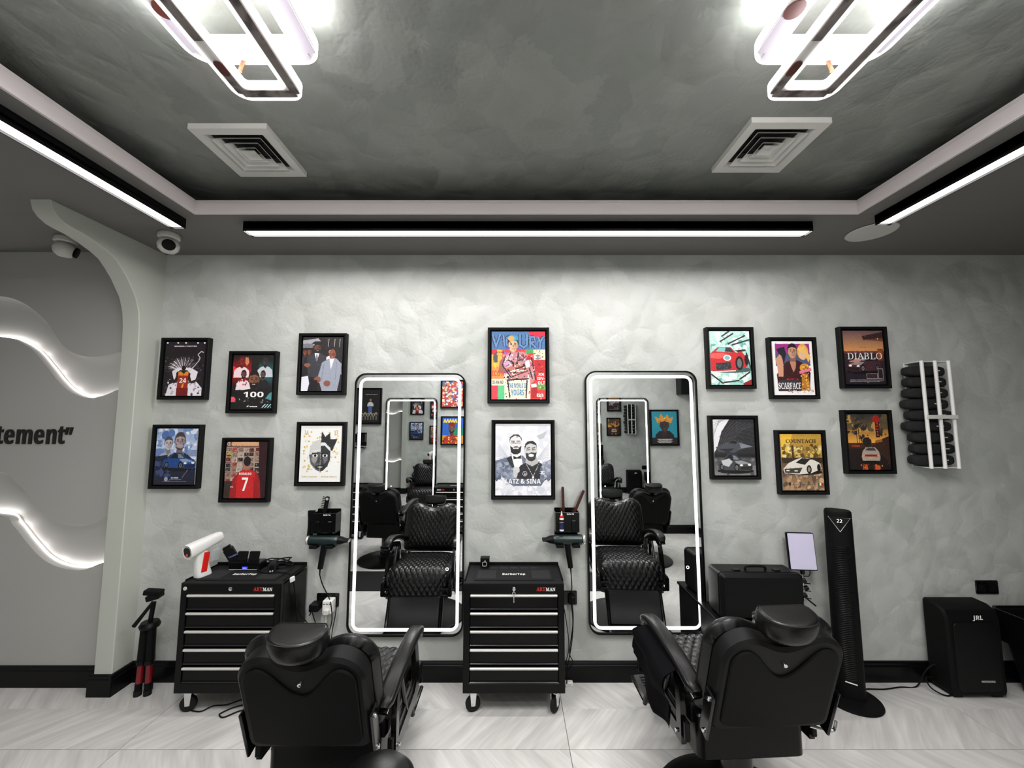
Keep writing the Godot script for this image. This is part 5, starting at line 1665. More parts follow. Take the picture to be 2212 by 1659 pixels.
	p.daubs(100, 0.05, 0.2, 1.0, 0.5, 0.02, 0.07, [Color(0.6, 0.48, 0.2), Color(0.36, 0.27, 0.12), Color(0.85, 0.74, 0.42), Color(0.48, 0.4, 0.18), Color(0.92, 0.84, 0.58)])
	p.rect(0.26, 0.2, 0.31, 0.5, Color(0.3, 0.2, 0.1))
	p.rect(0.0, 0.42, 1.0, 0.52, Color(0.22, 0.17, 0.1))
	p.fade(0.52, 1.0, Color(0.42, 0.33, 0.24), Color(0.68, 0.54, 0.4))
	p.daubs(50, 0.0, 0.7, 1.0, 1.0, 0.03, 0.1, [Color(0.5, 0.4, 0.32), Color(0.72, 0.58, 0.44), Color(0.4, 0.31, 0.26), Color(0.82, 0.68, 0.52)])
	p.ell(0.5, 0.68, 0.48, 0.05, Color(0.08, 0.07, 0.06))
	p.poly([0.03, 0.62, 0.16, 0.52, 0.36, 0.45, 0.5, 0.42, 0.72, 0.44, 0.94, 0.52, 0.96, 0.62, 0.7, 0.7, 0.4, 0.72, 0.06, 0.7], Color(0.9, 0.88, 0.84))
	p.poly([0.34, 0.51, 0.5, 0.43, 0.7, 0.45, 0.56, 0.55], Color(0.13, 0.12, 0.12))
	p.poly([0.06, 0.62, 0.5, 0.6, 0.42, 0.7, 0.07, 0.69], Color(0.25, 0.23, 0.22))
	p.rect(0.1, 0.64, 0.18, 0.66, Color(0.95, 0.92, 0.8))
	p.rect(0.3, 0.645, 0.38, 0.665, Color(0.95, 0.92, 0.8))
	p.rect(0.66, 0.44, 0.95, 0.455, Color(0.14, 0.12, 0.1))
	p.ell(0.66, 0.63, 0.06, 0.075, Color(0.05, 0.05, 0.05))
	p.ell(0.66, 0.63, 0.033, 0.042, Color(0.6, 0.55, 0.45))
	p.ell(0.9, 0.6, 0.045, 0.065, Color(0.05, 0.05, 0.05))
	p.poly([0.14, 0.86, 0.2, 0.86, 0.2, 0.9, 0.17, 0.925, 0.14, 0.9], Color(0.2, 0.16, 0.12))
	p.rect(0.84, 0.87, 0.885, 0.915, Color(0.12, 0.42, 0.2))
	p.rect(0.885, 0.87, 0.93, 0.915, Color(0.93, 0.93, 0.9))
	p.rect(0.93, 0.87, 0.975, 0.915, Color(0.72, 0.12, 0.14))
	p.rect(0.22, 0.895, 0.82, 0.9, Color(0.25, 0.2, 0.16))
	o = framed(1735.6, 998.6, W, H, p, "black framed golden print of a white wedge-shaped car")
	words(o, "COUNTACH", 0.5, 0.125, 0.74, 0.088, M.ink_black, "serif-bold")
	# 14 evening street
	p = Pic.new(300, 400, Color(0.2, 0.15, 0.1), 29)
	p.fade(0.0, 0.28, Color(0.17, 0.18, 0.17), Color(0.42, 0.33, 0.2))
	p.fade(0.28, 0.52, Color(0.62, 0.42, 0.18), Color(0.93, 0.68, 0.3))
	p.daubs(60, 0.0, 0.0, 1.0, 0.4, 0.02, 0.09, [Color(0.16, 0.16, 0.15), Color(0.36, 0.3, 0.2), Color(0.72, 0.54, 0.28), Color(0.25, 0.22, 0.18)])
	p.fade(0.52, 0.62, Color(0.3, 0.18, 0.1), Color(0.16, 0.1, 0.07))
	p.fade(0.62, 1.0, Color(0.13, 0.09, 0.08), Color(0.1, 0.07, 0.06))
	for q in [[0.22, 0.22, 0.6], [0.27, 0.2, 0.6], [0.33, 0.43, 0.58]]:
		p.line(q[0], q[1], q[0], q[2], 0.016, Color(0.1, 0.08, 0.07))
		for k in 7:
			p.line(q[0], q[1], q[0] + cos(k * 0.9) * 0.075, q[1] + sin(k * 0.9) * 0.05, 0.018, Color(0.09, 0.08, 0.07))
	p.ell(0.46, 0.5, 0.11, 0.08, Color(0.11, 0.09, 0.07))
	p.rect(0.0, 0.56, 0.34, 0.62, Color(0.28, 0.13, 0.08))
	p.rect(0.08, 0.565, 0.28, 0.585, Color(0.75, 0.25, 0.15))
	p.poly([0.66, 0.5, 1.0, 0.4, 1.0, 0.9, 0.7, 0.66], Color(0.2, 0.12, 0.08))
	p.poly([0.66, 0.48, 0.84, 0.45, 0.84, 0.5, 0.66, 0.52], Color(0.6, 0.35, 0.16))
	p.rect(0.69, 0.1, 0.79, 0.42, Color(0.16, 0.07, 0.06))
	p.ell(0.72, 0.09, 0.095, 0.065, Color(0.6, 0.12, 0.1))
	p.poly([0.3, 0.76, 0.34, 0.66, 0.42, 0.6, 0.64, 0.6, 0.72, 0.66, 0.76, 0.76, 0.74, 0.84, 0.32, 0.84], Color(0.66, 0.62, 0.58))
	p.poly([0.4, 0.66, 0.44, 0.61, 0.62, 0.61, 0.67, 0.66], Color(0.28, 0.24, 0.22))
	p.rect(0.32, 0.73, 0.74, 0.765, Color(0.55, 0.08, 0.06))
	p.ell(0.35, 0.748, 0.03, 0.018, Color(1, 0.6, 0.25))
	p.ell(0.71, 0.748, 0.03, 0.018, Color(1, 0.6, 0.25))
	p.rect(0.46, 0.775, 0.58, 0.8, Color(0.8, 0.65, 0.3))
	p.poly([0.32, 0.84, 0.74, 0.84, 0.72, 0.9, 0.36, 0.9], Color(0.06, 0.05, 0.05))
	p.poly([0.32, 0.92, 0.42, 0.9, 0.44, 1.0, 0.3, 1.0], Color(0.75, 0.32, 0.1))
	p.poly([0.62, 0.9, 0.72, 0.92, 0.76, 1.0, 0.6, 1.0], Color(0.8, 0.36, 0.12))
	p.daubs(26, 0.26, 0.9, 0.8, 1.0, 0.008, 0.025, [Color(0.95, 0.55, 0.2), Color(0.45, 0.16, 0.07), Color(0.2, 0.1, 0.07)])
	o = framed(1879.9, 954.4, W, H, p, "black framed evening street print with a silver car from behind")
	for k in 5:
		words(o, "SHUTS"[k], 0.74, 0.17 + k * 0.052, 0.045, 0.045, orange)

# ---------------------------------------------------------------- things on the mirror wall
func dryer(where: Vector3, side: int, label: String) -> void:
	# lies along x with its nozzle towards side; origin at the middle of the barrel
	var o := thing("hair_dryer", label, "hair dryer", where, 0.0, "dark green hair dryers")
	var green := mat(Color(0.06, 0.13, 0.125), 0.3)
	var s := float(side)
	var prof := [[0.0, -0.115], [0.026, -0.113], [0.033, -0.105], [0.034, 0.04], [0.032, 0.066], [0.026, 0.08], [0.0, 0.082]]
	part(o, "barrel", lathe(prof, 28).turned(Vector3.FORWARD, s * PI / 2), green)
	# flat nozzle
	var rings := []
	for q in [[0.07, 0.028, 0.028], [0.10, 0.024, 0.026], [0.125, 0.013, 0.028], [0.15, 0.010, 0.030]]:
		var r := PackedVector3Array()
		for k in 20:
			var a := TAU * k / 20
			r.append(Vector3(s * q[0], sin(a) * q[1], cos(a) * q[2]))
		rings.append(r)
	part(o, "nozzle", loft(rings), M.plastic)
	part(o, "rear_cap", lathe([[0.0, 0.0], [0.028, 0.0], [0.031, 0.006], [0.028, 0.014], [0.0, 0.016]], 24).turned(Vector3.FORWARD, -s * PI / 2).at(-s * 0.113, 0, 0), M.steel)
	var h := smooth([Vector3(-s * 0.012, -0.02, 0), Vector3(-s * 0.018, -0.07, 0.002), Vector3(-s * 0.026, -0.13, 0.004), Vector3(-s * 0.032, -0.175, 0.004)], 5)
	part(o, "grip", tube(h, 0.020, 16, 0.0165), M.plastic)
	part(o, "cord_sleeve", tube([Vector3(-s * 0.032, -0.173, 0.004), Vector3(-s * 0.034, -0.215, 0.004)], 0.006, 10, 0.0035), M.cable)

func holder(where: Vector3, label: String) -> Node3D:
	# wall mounted rack: back plate, a box of pockets and two hooks under it; origin on the wall at its lower edge
	var o := thing("tool_holder", label, "holder", where, 0.0, "black wall racks for barber tools")
	part(o, "back_plate", rbox(0.155, 0.20, 0.008, 0.006, 0.001).at(0, 0.10, 0.004), M.satin)
	var p := Geo.new()
	p.add(box(0.155, 0.125, 0.004, 0.001).at(0, 0.122, 0.082))
	for x in [-0.0755, -0.025, 0.026, 0.0755]:
		p.add(box(0.004, 0.125, 0.08, 0.001).at(x, 0.122, 0.045))
	p.add(box(0.155, 0.004, 0.08, 0.001).at(0, 0.06, 0.045))
	part(o, "pocket_box", p, M.gloss)
	for x in [-0.04, 0.04]:
		part(o, "front_rib", rbox(0.03, 0.07, 0.01, 0.006, 0.003).at(x, 0.10, 0.087), M.gloss)
	for x in [-0.052, 0.052]:
		part(o, "hook", rbox(0.048, 0.008, 0.11, 0.003, 0.002).at(x, -0.028, 0.056), M.plastic)
		part(o, "hook_lip", box(0.048, 0.016, 0.006, 0.002).at(x, -0.02, 0.110), M.plastic)
	letters(o, "BarberPal", 0.045, 0.009, Vector3(0.02, 0.175, 0.0845), M.ink_white, "sans-bold")
	return o

func socket(where: Vector3, label: String, w := 0.146) -> Node3D:
	var o := thing("wall_socket", label, "socket", where, 0.0, "black double wall sockets")
	part(o, "plate", rbox(w, 0.086, 0.009, 0.006, 0.002).at(0, 0, 0.0045), M.gloss)
	for s in [-1, 1]:
		var f := part(o, "outlet", rbox(0.05, 0.05, 0.003, 0.004, 0.001).at(s * 0.036, -0.006, 0.0098), M.plastic)
		part(f, "switch", rbox(0.012, 0.016, 0.005, 0.002, 0.001).at(s * 0.036, 0.03, 0.0105), M.satin)
		for q in [[0, 0.008, 0.004, 0.009], [-0.011, -0.011, 0.008, 0.004], [0.011, -0.011, 0.008, 0.004]]:
			part(f, "slot", box(q[2], q[3], 0.001, 0.0002).at(s * 0.036 + q[0], -0.006 + q[1], 0.0115), M.backing)
	return o

func cable(pts: Array, r: float, label: String, mt: Material, called := "cable", group := "") -> MeshInstance3D:
	var a: Vector3 = pts[0]
	var q := []
	for p in pts:
		q.append(p - a)
	return single(called, tube(smooth(q, 7), r, 7), mt, label, "cable", a, group)

func comb_handle(where: Vector3, lean: float, label: String) -> void:
	var o := thing("wooden_comb", label, "comb", where, 0.0, "brown combs")
	var wood := mat(Color(0.23, 0.085, 0.06), 0.4)
	var t := Transform3D(Basis(Vector3.FORWARD, lean), Vector3.ZERO)
	part(o, "spine", Geo.new().add(rbox(0.018, 0.19, 0.011, 0.008, 0.003, 6).at(0, 0.055, 0), t), wood)
	var teeth := Geo.new()
	for k in 22:
		teeth.add(box(0.014, 0.0016, 0.004, 0.0004).at(-0.015, -0.01 + k * 0.0068, 0))
	part(o, "teeth", Geo.new().add(teeth, t), wood)

func wall_things() -> void:
	# rack by the first mirror
	var a := on_z(706, 1168, BACK)
	a.z = BACK
	holder(a + Vector3(0.012, 0.012, 0), "black wall rack with a trimmer and a wide comb")
	dryer(Vector3(a.x + 0.03, a.y + 0.022, BACK + 0.07), 1, "dark green hair dryer with its nozzle over the mirror edge")
	var t := thing("trimmer", "black trimmer standing at the side of the wall rack", "trimmer", Vector3(a.x - 0.093, a.y + 0.0, BACK + 0.05))
	part(t, "body", lathe([[0.0, 0.0], [0.016, 0.002], [0.019, 0.03], [0.017, 0.10], [0.020, 0.16], [0.024, 0.185], [0.023, 0.198], [0.0, 0.2]], 20).turned(Vector3.FORWARD, 0.04), M.satin)
	part(t, "blade_head", rbox(0.044, 0.012, 0.022, 0.004, 0.002).at(0.008, 0.203, 0), M.plastic)
	var c := thing("wide_comb", "black wide-toothed comb sticking out of the wall rack", "comb", Vector3(a.x - 0.012, a.y + 0.222, BACK + 0.045))
	var lean := Transform3D(Basis(Vector3.FORWARD, 0.18), Vector3.ZERO)
	part(c, "spine", Geo.new().add(rbox(0.026, 0.16, 0.01, 0.009, 0.002).at(0.014, 0.0, 0), lean), M.plastic)
	for k in 7:
		part(c, "tooth", Geo.new().add(box(0.022, 0.004, 0.006, 0.001).at(-0.008, 0.072 - k * 0.011, 0), lean), M.plastic)
	part(c, "eyelet", Geo.new().add(ring2(rrect(0.016, 0.016, 0.0078, 6), rrect(0.008, 0.008, 0.0038, 6), 0.002).at(0.014, 0.064, 0.006), lean), M.white)
	# rack by the second mirror
	var b := on_z(1222, 1166, BACK)
	b.z = BACK
	holder(b + Vector3(0.002, 0.012, 0), "black wall rack with an oil bottle and brown combs")
	dryer(Vector3(b.x - 0.012, b.y + 0.022, BACK + 0.07), -1, "dark green hair dryer hung under the rack with the combs")
	comb_handle(Vector3(b.x - 0.018, b.y + 0.205, BACK + 0.035), -0.02, "brown comb standing upright in the wall rack")
	comb_handle(Vector3(b.x + 0.06, b.y + 0.195, BACK + 0.035), 0.42, "brown comb leaning out of the wall rack")
	var bo := thing("oil_bottle", "small clipper oil bottle with a red cap in the wall rack", "bottle", Vector3(b.x - 0.038, b.y + 0.085, BACK + 0.101))
	part(bo, "body", lathe([[0.0, 0.0], [0.0135, 0.0], [0.0145, 0.003], [0.0145, 0.078], [0.012, 0.084], [0.0, 0.085]], 20), M.white)
	part(bo, "label_band", lathe([[0.0147, 0.012], [0.0149, 0.012], [0.0149, 0.054], [0.0147, 0.054]], 20), mat(Color(0.10, 0.11, 0.28), 0.5))
	part(bo, "label_band", lathe([[0.0147, 0.056], [0.0149, 0.056], [0.0149, 0.072], [0.0147, 0.072]], 20), M.ink_black)
	part(bo, "cap", lathe([[0.0, 0.082], [0.0125, 0.082], [0.0125, 0.094], [0.009, 0.098], [0.0, 0.098]], 18), mat(Color(0.78, 0.08, 0.1), 0.4))
	part(bo, "spout", lathe([[0.0, 0.097], [0.007, 0.097], [0.0035, 0.115], [0.002, 0.124], [0.0, 0.124]], 14), M.white)
	# sockets, plugs and cables
	var s1 := on_z(709, 1295, BACK)
	s1.z = BACK
	socket(s1, "black double socket with a white cube adapter plugged in")
	var w := thing("cube_adapter", "white cube adapter plugged into the black socket", "adapter", Vector3(s1.x + 0.025, s1.y - 0.02, BACK + 0.012))
	part(w, "body", rbox(0.062, 0.085, 0.06, 0.008, 0.004).at(0, 0, 0.03), M.white)
	for k in 3:
		part(w, "port", box(0.012, 0.004, 0.001, 0.0003).at(-0.018 + k * 0.018, 0.022, 0.0605), M.ink_black)
	part(w, "plug", rbox(0.034, 0.034, 0.03, 0.01, 0.004).at(0.004, -0.02, 0.073), M.offwhite)
	cable([Vector3(s1.x + 0.027, s1.y - 0.05, BACK + 0.085), Vector3(s1.x + 0.024, s1.y - 0.12, BACK + 0.075), Vector3(s1.x + 0.012, s1.y - 0.22, BACK + 0.05), Vector3(s1.x + 0.01, 0.03, BACK + 0.06)], 0.0028, "white cable hanging from the cube adapter", M.white)
	var k1 := thing("black_adapter", "black power adapter plugged in beside the white cube", "adapter", Vector3(s1.x - 0.058, s1.y - 0.022, BACK + 0.012))
	part(k1, "body", rbox(0.06, 0.045, 0.07, 0.006, 0.004).at(0, 0, 0.035), M.plastic)
	part(k1, "cord_sleeve", rod(Vector3(-0.02, -0.022, 0.05), Vector3(-0.03, -0.05, 0.05), 0.004, 8), M.cable)
	cable([Vector3(a.x - 0.004, a.y - 0.19, BACK + 0.074), Vector3(a.x + 0.012, a.y - 0.26, BACK + 0.06), Vector3(a.x + 0.055, a.y - 0.35, BACK + 0.05), Vector3(s1.x + 0.062, s1.y, BACK + 0.095), Vector3(s1.x + 0.06, s1.y - 0.1, BACK + 0.07), Vector3(s1.x + 0.03, s1.y - 0.22, BACK + 0.05), Vector3(s1.x + 0.025, 0.06, BACK + 0.05)], 0.0035, "black cord from the dryer by the sprayer trolley down the wall", M.cable)
	cable([Vector3(s1.x + 0.07, s1.y - 0.01, BACK + 0.03), Vector3(s1.x + 0.07, s1.y - 0.08, BACK + 0.045), Vector3(s1.x + 0.05, s1.y - 0.2, BACK + 0.04), Vector3(s1.x + 0.045, 0.1, BACK + 0.04)], 0.003, "thin black cord from the socket beside the white cube", M.cable)
	var s2 := on_z(1222, 1290, BACK)
	s2.z = BACK
	socket(s2, "black double socket half behind the middle trolley")
	var pl := thing("plug", "black plug in the socket behind the middle trolley", "plug", Vector3(s2.x + 0.036, s2.y - 0.006, BACK + 0.012))
	part(pl, "body", rbox(0.044, 0.05, 0.03, 0.012, 0.005).at(0, 0, 0.015), M.plastic)
	part(pl, "cord_sleeve", rod(Vector3(0, -0.024, 0.018), Vector3(0, -0.06, 0.02), 0.006, 8, 0.004), M.cable)
	cable([Vector3(b.x + 0.022, b.y - 0.19, BACK + 0.074), Vector3(b.x + 0.03, b.y - 0.28, BACK + 0.05), Vector3(s2.x + 0.03, s2.y + 0.02, BACK + 0.05), Vector3(s2.x + 0.04, s2.y - 0.1, BACK + 0.05), Vector3(s2.x + 0.03, s2.y - 0.25, BACK + 0.05), Vector3(s2.x + 0.0, 0.12, BACK + 0.06), Vector3(s2.x - 0.01, 0.03, BACK + 0.08)], 0.0035, "black cord from the dryer under the combs", M.cable)
	cable([Vector3(s2.x + 0.036, s2.y - 0.065, BACK + 0.032), Vector3(s2.x + 0.038, s2.y - 0.16, BACK + 0.04), Vector3(s2.x + 0.015, s2.y - 0.32, BACK + 0.045), Vector3(s2.x + 0.035, s2.y - 0.38, BACK + 0.045), Vector3(s2.x + 0.0, s2.y - 0.44, BACK + 0.05), Vector3(s2.x + 0.01, 0.05, BACK + 0.07)], 0.003, "looped black cord from the plug behind the middle trolley", M.cable)
	cable([Vector3(s2.x - 0.02, s2.y - 0.03, BACK + 0.02), Vector3(s2.x + 0.0, s2.y - 0.15, BACK + 0.03), Vector3(s2.x + 0.012, s2.y - 0.3, BACK + 0.035), Vector3(s2.x - 0.02, s2.y - 0.42, BACK + 0.04), Vector3(s2.x - 0.015, 0.08, BACK + 0.05)], 0.0028, "thin straight black cord beside the looped cord", M.cable)
	var ad := thing("plug_adapter", "small white plug adapter lying by the middle trolley", "adapter", on_y(1229, 1481, 0.0) + Vector3(0.0, 0, 0.0))
	part(ad, "body", rbox(0.05, 0.026, 0.03, 0.006, 0.003).at(0, 0.013, 0), M.white)
	part(ad, "face", box(0.02, 0.012, 0.001, 0.0003).at(0, 0.014, 0.0155), M.offwhite)
	socket(Vector3(3.14, 0.585, BACK), "black double socket above the case and the bin")
	cap_rack()

func cap_rack() -> void:
	var x0 := 2.735
	var zf := BACK + 0.115
	var yb := 1.375
	var yt := 2.075
	var o := thing("cap_rack", "white wall rack of three rods holding black caps", "rack", Vector3(x0 + 0.09, yb, BACK))
	for k in 3:
		part(o, "rod", tube([Vector3(-0.09 + k * 0.09, -0.005, 0.115), Vector3(-0.09 + k * 0.09, yt - yb + 0.005, 0.115)], 0.0105, 12), M.white)
	part(o, "crossbar", rbox(0.20, 0.026, 0.010, 0.003, 0.002).at(0.0, 0.33, 0.129), M.offwhite)
	for y in [0.0, yt - yb]:
		part(o, "end_plate", box(0.20, 0.005, 0.115, 0.001).at(0.0, y, 0.0575), M.white)
	part(o, "back_plate", box(0.03, 0.70, 0.006, 0.001).at(-0.085, 0.35, 0.003), M.white)
	# caps nested one above the other, crowns towards the first rod
	var c := thing("baseball_hat", "black baseball hat at the bottom of the white rod rack", "hat", Vector3.ZERO, 0.0, "black hats in the white rack")
	var cloth := mat(Color(0.05, 0.05, 0.055), 0.85)
	var crown := pillow(0.285, 0.0735, 0.096, 0.55, 0.6, 28, 14)
	part(c, "crown", crown.at(-0.018, 0.0, 0.0), cloth)
	var br := []
	for i in 13:
		var a := -0.9 + 1.8 * i / 12
		br.append(Vector2(sin(a) * 0.05, cos(a) * 0.05))
	var bg := Geo.new()
	var rings := []
	for j in 6:
		var r := PackedVector3Array()
		for i in 13:
			var a := -1.0 + 2.0 * i / 12
			var d := 0.05 + j * 0.011
			r.append(Vector3(0.02 + sin(a) * 0.085, -0.024 - 0.008 * a * a - j * 0.0006, 0.004 + cos(a) * d * 0.4 + 0.008))
		rings.append(r)
	bg.add(loft(rings, false, false, false))
	part(c, "brim", bg, M.matte, Vector3.ZERO, 60.0)
	part(c, "badge", rbox(0.045, 0.007, 0.004, 0.002, 0.001).at(0.03, 0.002, 0.0485), M.silver)
	var n := 9
	for k in n:
		var where := Vector3(x0 + 0.09 + rng.randf_range(-0.02, 0.006), yb + 0.045 + k * 0.0742, BACK + 0.052)
		var turn := rng.randf_range(-0.12, 0.12)
		if k == 0:
			c.position = where
			c.rotation.y = turn
		else:
			again(c, "black baseball hat, %s of the nine in the white rod rack" % ["", "second from the bottom", "third from the bottom", "fourth from the bottom", "the middle one", "fourth from the top", "third from the top", "second from the top", "topmost"][k], where, turn, "baseball_hat")

# ---------------------------------------------------------------- things on the trolleys
func trolley_things() -> void:
	var top := 0.7395
	# white mist sprayer shaped like a pistol
	var o := thing("mist_sprayer", "white cordless mist sprayer with a red trigger panel", "sprayer", Vector3(-1.893, top, -2.515), -0.25)
	var grip := []
	for q in [[0.0, 0.030, 0.045, -0.015], [0.01, 0.031, 0.047, -0.013], [0.06, 0.026, 0.04, -0.003], [0.12, 0.023, 0.035, 0.006], [0.155, 0.024, 0.036, 0.01]]:
		var r := PackedVector3Array()
		for k in 24:
			var a := -TAU * k / 24
			r.append(Vector3(q[1] * signf(cos(a)) * pow(absf(cos(a)), 0.7), q[0], q[3] + q[2] * signf(sin(a)) * pow(absf(sin(a)), 0.7)))
		grip.append(r)
	part(o, "grip", loft(grip), M.white)
	# the barrel: rear face with buttons towards +z, muzzle towards -z and a little up
	var bar := []
	for q in [[0.085, 0.030, 0.036], [0.092, 0.034, 0.041], [0.08, 0.036, 0.043], [0.03, 0.035, 0.041], [-0.04, 0.031, 0.036], [-0.10, 0.028, 0.032], [-0.118, 0.024, 0.027], [-0.124, 0.016, 0.018]]:
		var r := PackedVector3Array()
		for k in 28:
			var a := TAU * k / 28
			r.append(Vector3(q[1] * signf(cos(a)) * pow(absf(cos(a)), 0.75), q[2] * signf(sin(a)) * pow(absf(sin(a)), 0.75), q[0]))
		bar.append(r)
	var bt := Transform3D(Basis(Vector3.RIGHT, 0.2), Vector3(0, 0.185, 0.0))
	part(o, "barrel", Geo.new().add(loft(bar), bt), M.white)
	var face := rbox(0.046, 0.056, 0.004, 0.02, 0.001, 8).at(0, 0, 0.0925)
	var pnl := part(o, "control_panel", Geo.new().add(face, bt), M.gloss)
	part(pnl, "power_button", Geo.new().add(lathe([[0.0, 0.0], [0.0075, 0.0], [0.0065, 0.003], [0.0, 0.003]], 16).turned(Vector3.RIGHT, PI / 2).at(0, -0.016, 0.0945), bt), mat(Color(0.9, 0.28, 0.18), 0.4))
	part(o, "trigger_panel", rbox(0.006, 0.115, 0.036, 0.002, 0.002).turned(Vector3.RIGHT, -0.12).at(0.0265, 0.085, -0.006), M.red)
	var tank := mat(Color(0.75, 0.78, 0.8, 0.25), 0.1)
	tank.transparency = BaseMaterial3D.TRANSPARENCY_ALPHA
	part(o, "clear_tank", rbox(0.045, 0.075, 0.05, 0.01, 0.004).at(0.0, 0.105, -0.075), tank)
	# charging stand with two docks and a lit blue label
	var s := thing("charging_stand", "black charging stand with two docks and a blue label", "charging stand", Vector3(-1.69, top, -2.645), 0.0)
	part(s, "base", rbox(0.20, 0.05, 0.075, 0.008, 0.004).at(0, 0.025, 0), M.satin)
	part(s, "trim_line", box(0.19, 0.005, 0.003, 0.001).at(0, 0.006, 0.0385), M.steel)
	for x in [-0.045, 0.03]:
		part(s, "dock", rbox(0.06, 0.06, 0.02, 0.006, 0.003).turned(Vector3.RIGHT, -0.25).at(x, 0.072, -0.012), M.matte)
	var lb := part(s, "screen_label", rbox(0.036, 0.016, 0.003, 0.004, 0.001).at(0.005, 0.016, 0.0385), glow(Color(0.12, 0.22, 1.0), 0.9, Color(0.1, 0.15, 0.7)))
	letters(lb, "WAHL", 0.026, 0.007, Vector3(0.005, 0.016, 0.0402), M.ink_white, "sans-bold")
	# box-shaped clipper leaning behind the sprayer
	var c := thing("hair_clipper", "black hair clipper leaning behind the white sprayer", "clipper", Vector3(-1.805, top, -2.665), 0.5)
	part(c, "body", rbox(0.055, 0.13, 0.045, 0.012, 0.006).turned(Vector3.FORWARD, -0.5).at(0, 0.068, 0), M.plastic)
	part(c, "blade", rbox(0.045, 0.02, 0.03, 0.004, 0.002).turned(Vector3.FORWARD, -0.5).at(-0.034, 0.128, 0), M.satin)
	letters(c, "T-Outliner", 0.05, 0.01, Vector3(0.004, 0.078, 0.0232), mat(Color(0.5, 0.55, 0.8), 0.5), "sans-bold", Vector3(0, 0, 0.35))
	# round machine with a coiled lead
	var d := thing("corded_trimmer", "black corded trimmer lying in its coiled lead", "trimmer", Vector3(-1.51, top, -2.615), 0.35)
	part(d, "body", lathe([[0.0, -0.06], [0.02, -0.058], [0.027, -0.04], [0.028, 0.03], [0.022, 0.05], [0.0, 0.052]], 24).turned(Vector3.RIGHT, PI / 2).at(0, 0.029, 0), M.plastic)
	part(d, "end_ring", ring2(rrect(0.05, 0.05, 0.0248, 8), rrect(0.03, 0.03, 0.0148, 8), 0.008).at(0, 0.029, 0.05), M.rubber)
	letters(d, "5 C", 0.02, 0.01, Vector3(0, 0.012, 0.0555), M.ink_white, "sans-bold")
	var coil := []
	for k in 40:
		var a := k * 0.5
		coil.append(Vector3(cos(a) * (0.075 + 0.012 * sin(k * 1.7)), 0.01 + 0.045 * (0.5 + 0.5 * sin(k * 0.31)), sin(a) * 0.04))
	single("coiled_lead", tube(smooth(coil, 3), 0.004, 6), M.cable, "coil of black lead round the corded trimmer", "cable", Vector3(-1.50, top, -2.665))
	cable([Vector3(-1.63, top + 0.05, -2.66), Vector3(-1.60, top + 0.012, -2.60), Vector3(-1.52, top + 0.005, -2.555), Vector3(-1.44, top + 0.012, -2.55), Vector3(-1.375, top + 0.006, -2.545), Vector3(-1.352, top - 0.004, -2.54)], 0.004, "black lead running to the white plug at the trolley edge", M.cable)
	var p := thing("white_plug", "white square plug hanging at the sprayer trolley's edge", "plug", Vector3(-1.345, 0.715, -2.535))
	part(p, "body", rbox(0.03, 0.03, 0.012, 0.003, 0.002).turned(Vector3.UP, 0.9).turned(Vector3.RIGHT, 0.2), M.white)
	part(p, "prong", box(0.006, 0.004, 0.016, 0.0005).at(0.006, 0, -0.008), M.steel)
	cable([Vector3(-1.338, 0.70, -2.54), Vector3(-1.33, 0.55, -2.57), Vector3(-1.322, 0.36, -2.60), Vector3(-1.28, 0.2, -2.63), Vector3(-1.27, 0.01, -2.6)], 0.004, "black lead hanging down the side of the sprayer trolley", M.cable)
	cable([Vector3(-1.335, 0.55, -2.58), Vector3(-1.31, 0.45, -2.62), Vector3(-1.25, 0.35, -2.68), Vector3(s_x(), 0.5, -2.685)], 0.003, "thin black lead from the black adapter to the trolley side", M.cable)
	# small dark box camera on the middle trolley
	var b := thing("clip_charger", "small black square charger on the middle trolley", "charger", Vector3(-0.173, 0.7505, -2.652))
	part(b, "body", rbox(0.058, 0.055, 0.04, 0.004, 0.003).at(0, 0.0275, 0), M.gloss)
	part(b, "top_lip", rbox(0.058, 0.008, 0.046, 0.002, 0.002).at(0, 0.054, 0), M.plastic)
	part(b, "bezel", ring2(rrect(0.03, 0.028, 0.006, 4), rrect(0.022, 0.02, 0.004, 4), 0.003).at(-0.002, 0.02, 0.0205), M.steel)
	part(b, "spout", lathe([[0.0, 0.0], [0.0045, 0.0], [0.003, 0.008], [0.0, 0.009]], 10).at(0.001, 0.035, 0.0215), M.steel)
	# suitcase and video light on the low cabinet
	var u := thing("suitcase", "black hard suitcase lying on the low cabinet", "suitcase", Vector3(1.485, 0.508, -2.545), -0.03)
	part(u, "shell", rbox(0.485, 0.265, 0.19, 0.025, 0.02, 6).at(0, 0.1335, 0), M.plastic)
	part(u, "seam", ring2(rrect(0.49, 0.27, 0.027, 6), rrect(0.48, 0.26, 0.022, 6), 0.008).at(0, 0.1335, 0.055), M.satin)
	part(u, "handle", tube(smooth([Vector3(-0.06, 0.266, 0.02), Vector3(-0.055, 0.285, 0.022), Vector3(0, 0.289, 0.022), Vector3(0.055, 0.285, 0.022), Vector3(0.06, 0.266, 0.02)], 5), 0.007, 8), M.matte)
	for x in [-0.12, 0.12]:
		part(u, "latch", rbox(0.04, 0.012, 0.03, 0.003, 0.002).at(x, 0.268, 0.03), M.satin)
	var v := thing("video_light", "white panel video light on a small stand by the suitcase", "light", Vector3(1.875, 0.508, -2.672), -0.10)
	part(v, "housing", rbox(0.168, 0.232, 0.02, 0.008, 0.004).turned(Vector3.RIGHT, -0.1).at(0, 0.330, 0.0), M.satin)
	part(v, "diffuser", rbox(0.156, 0.22, 0.004, 0.006, 0.001).turned(Vector3.RIGHT, -0.1).at(0, 0.3315, 0.0105), mat(Color(0.80, 0.78, 0.88), 0.5))
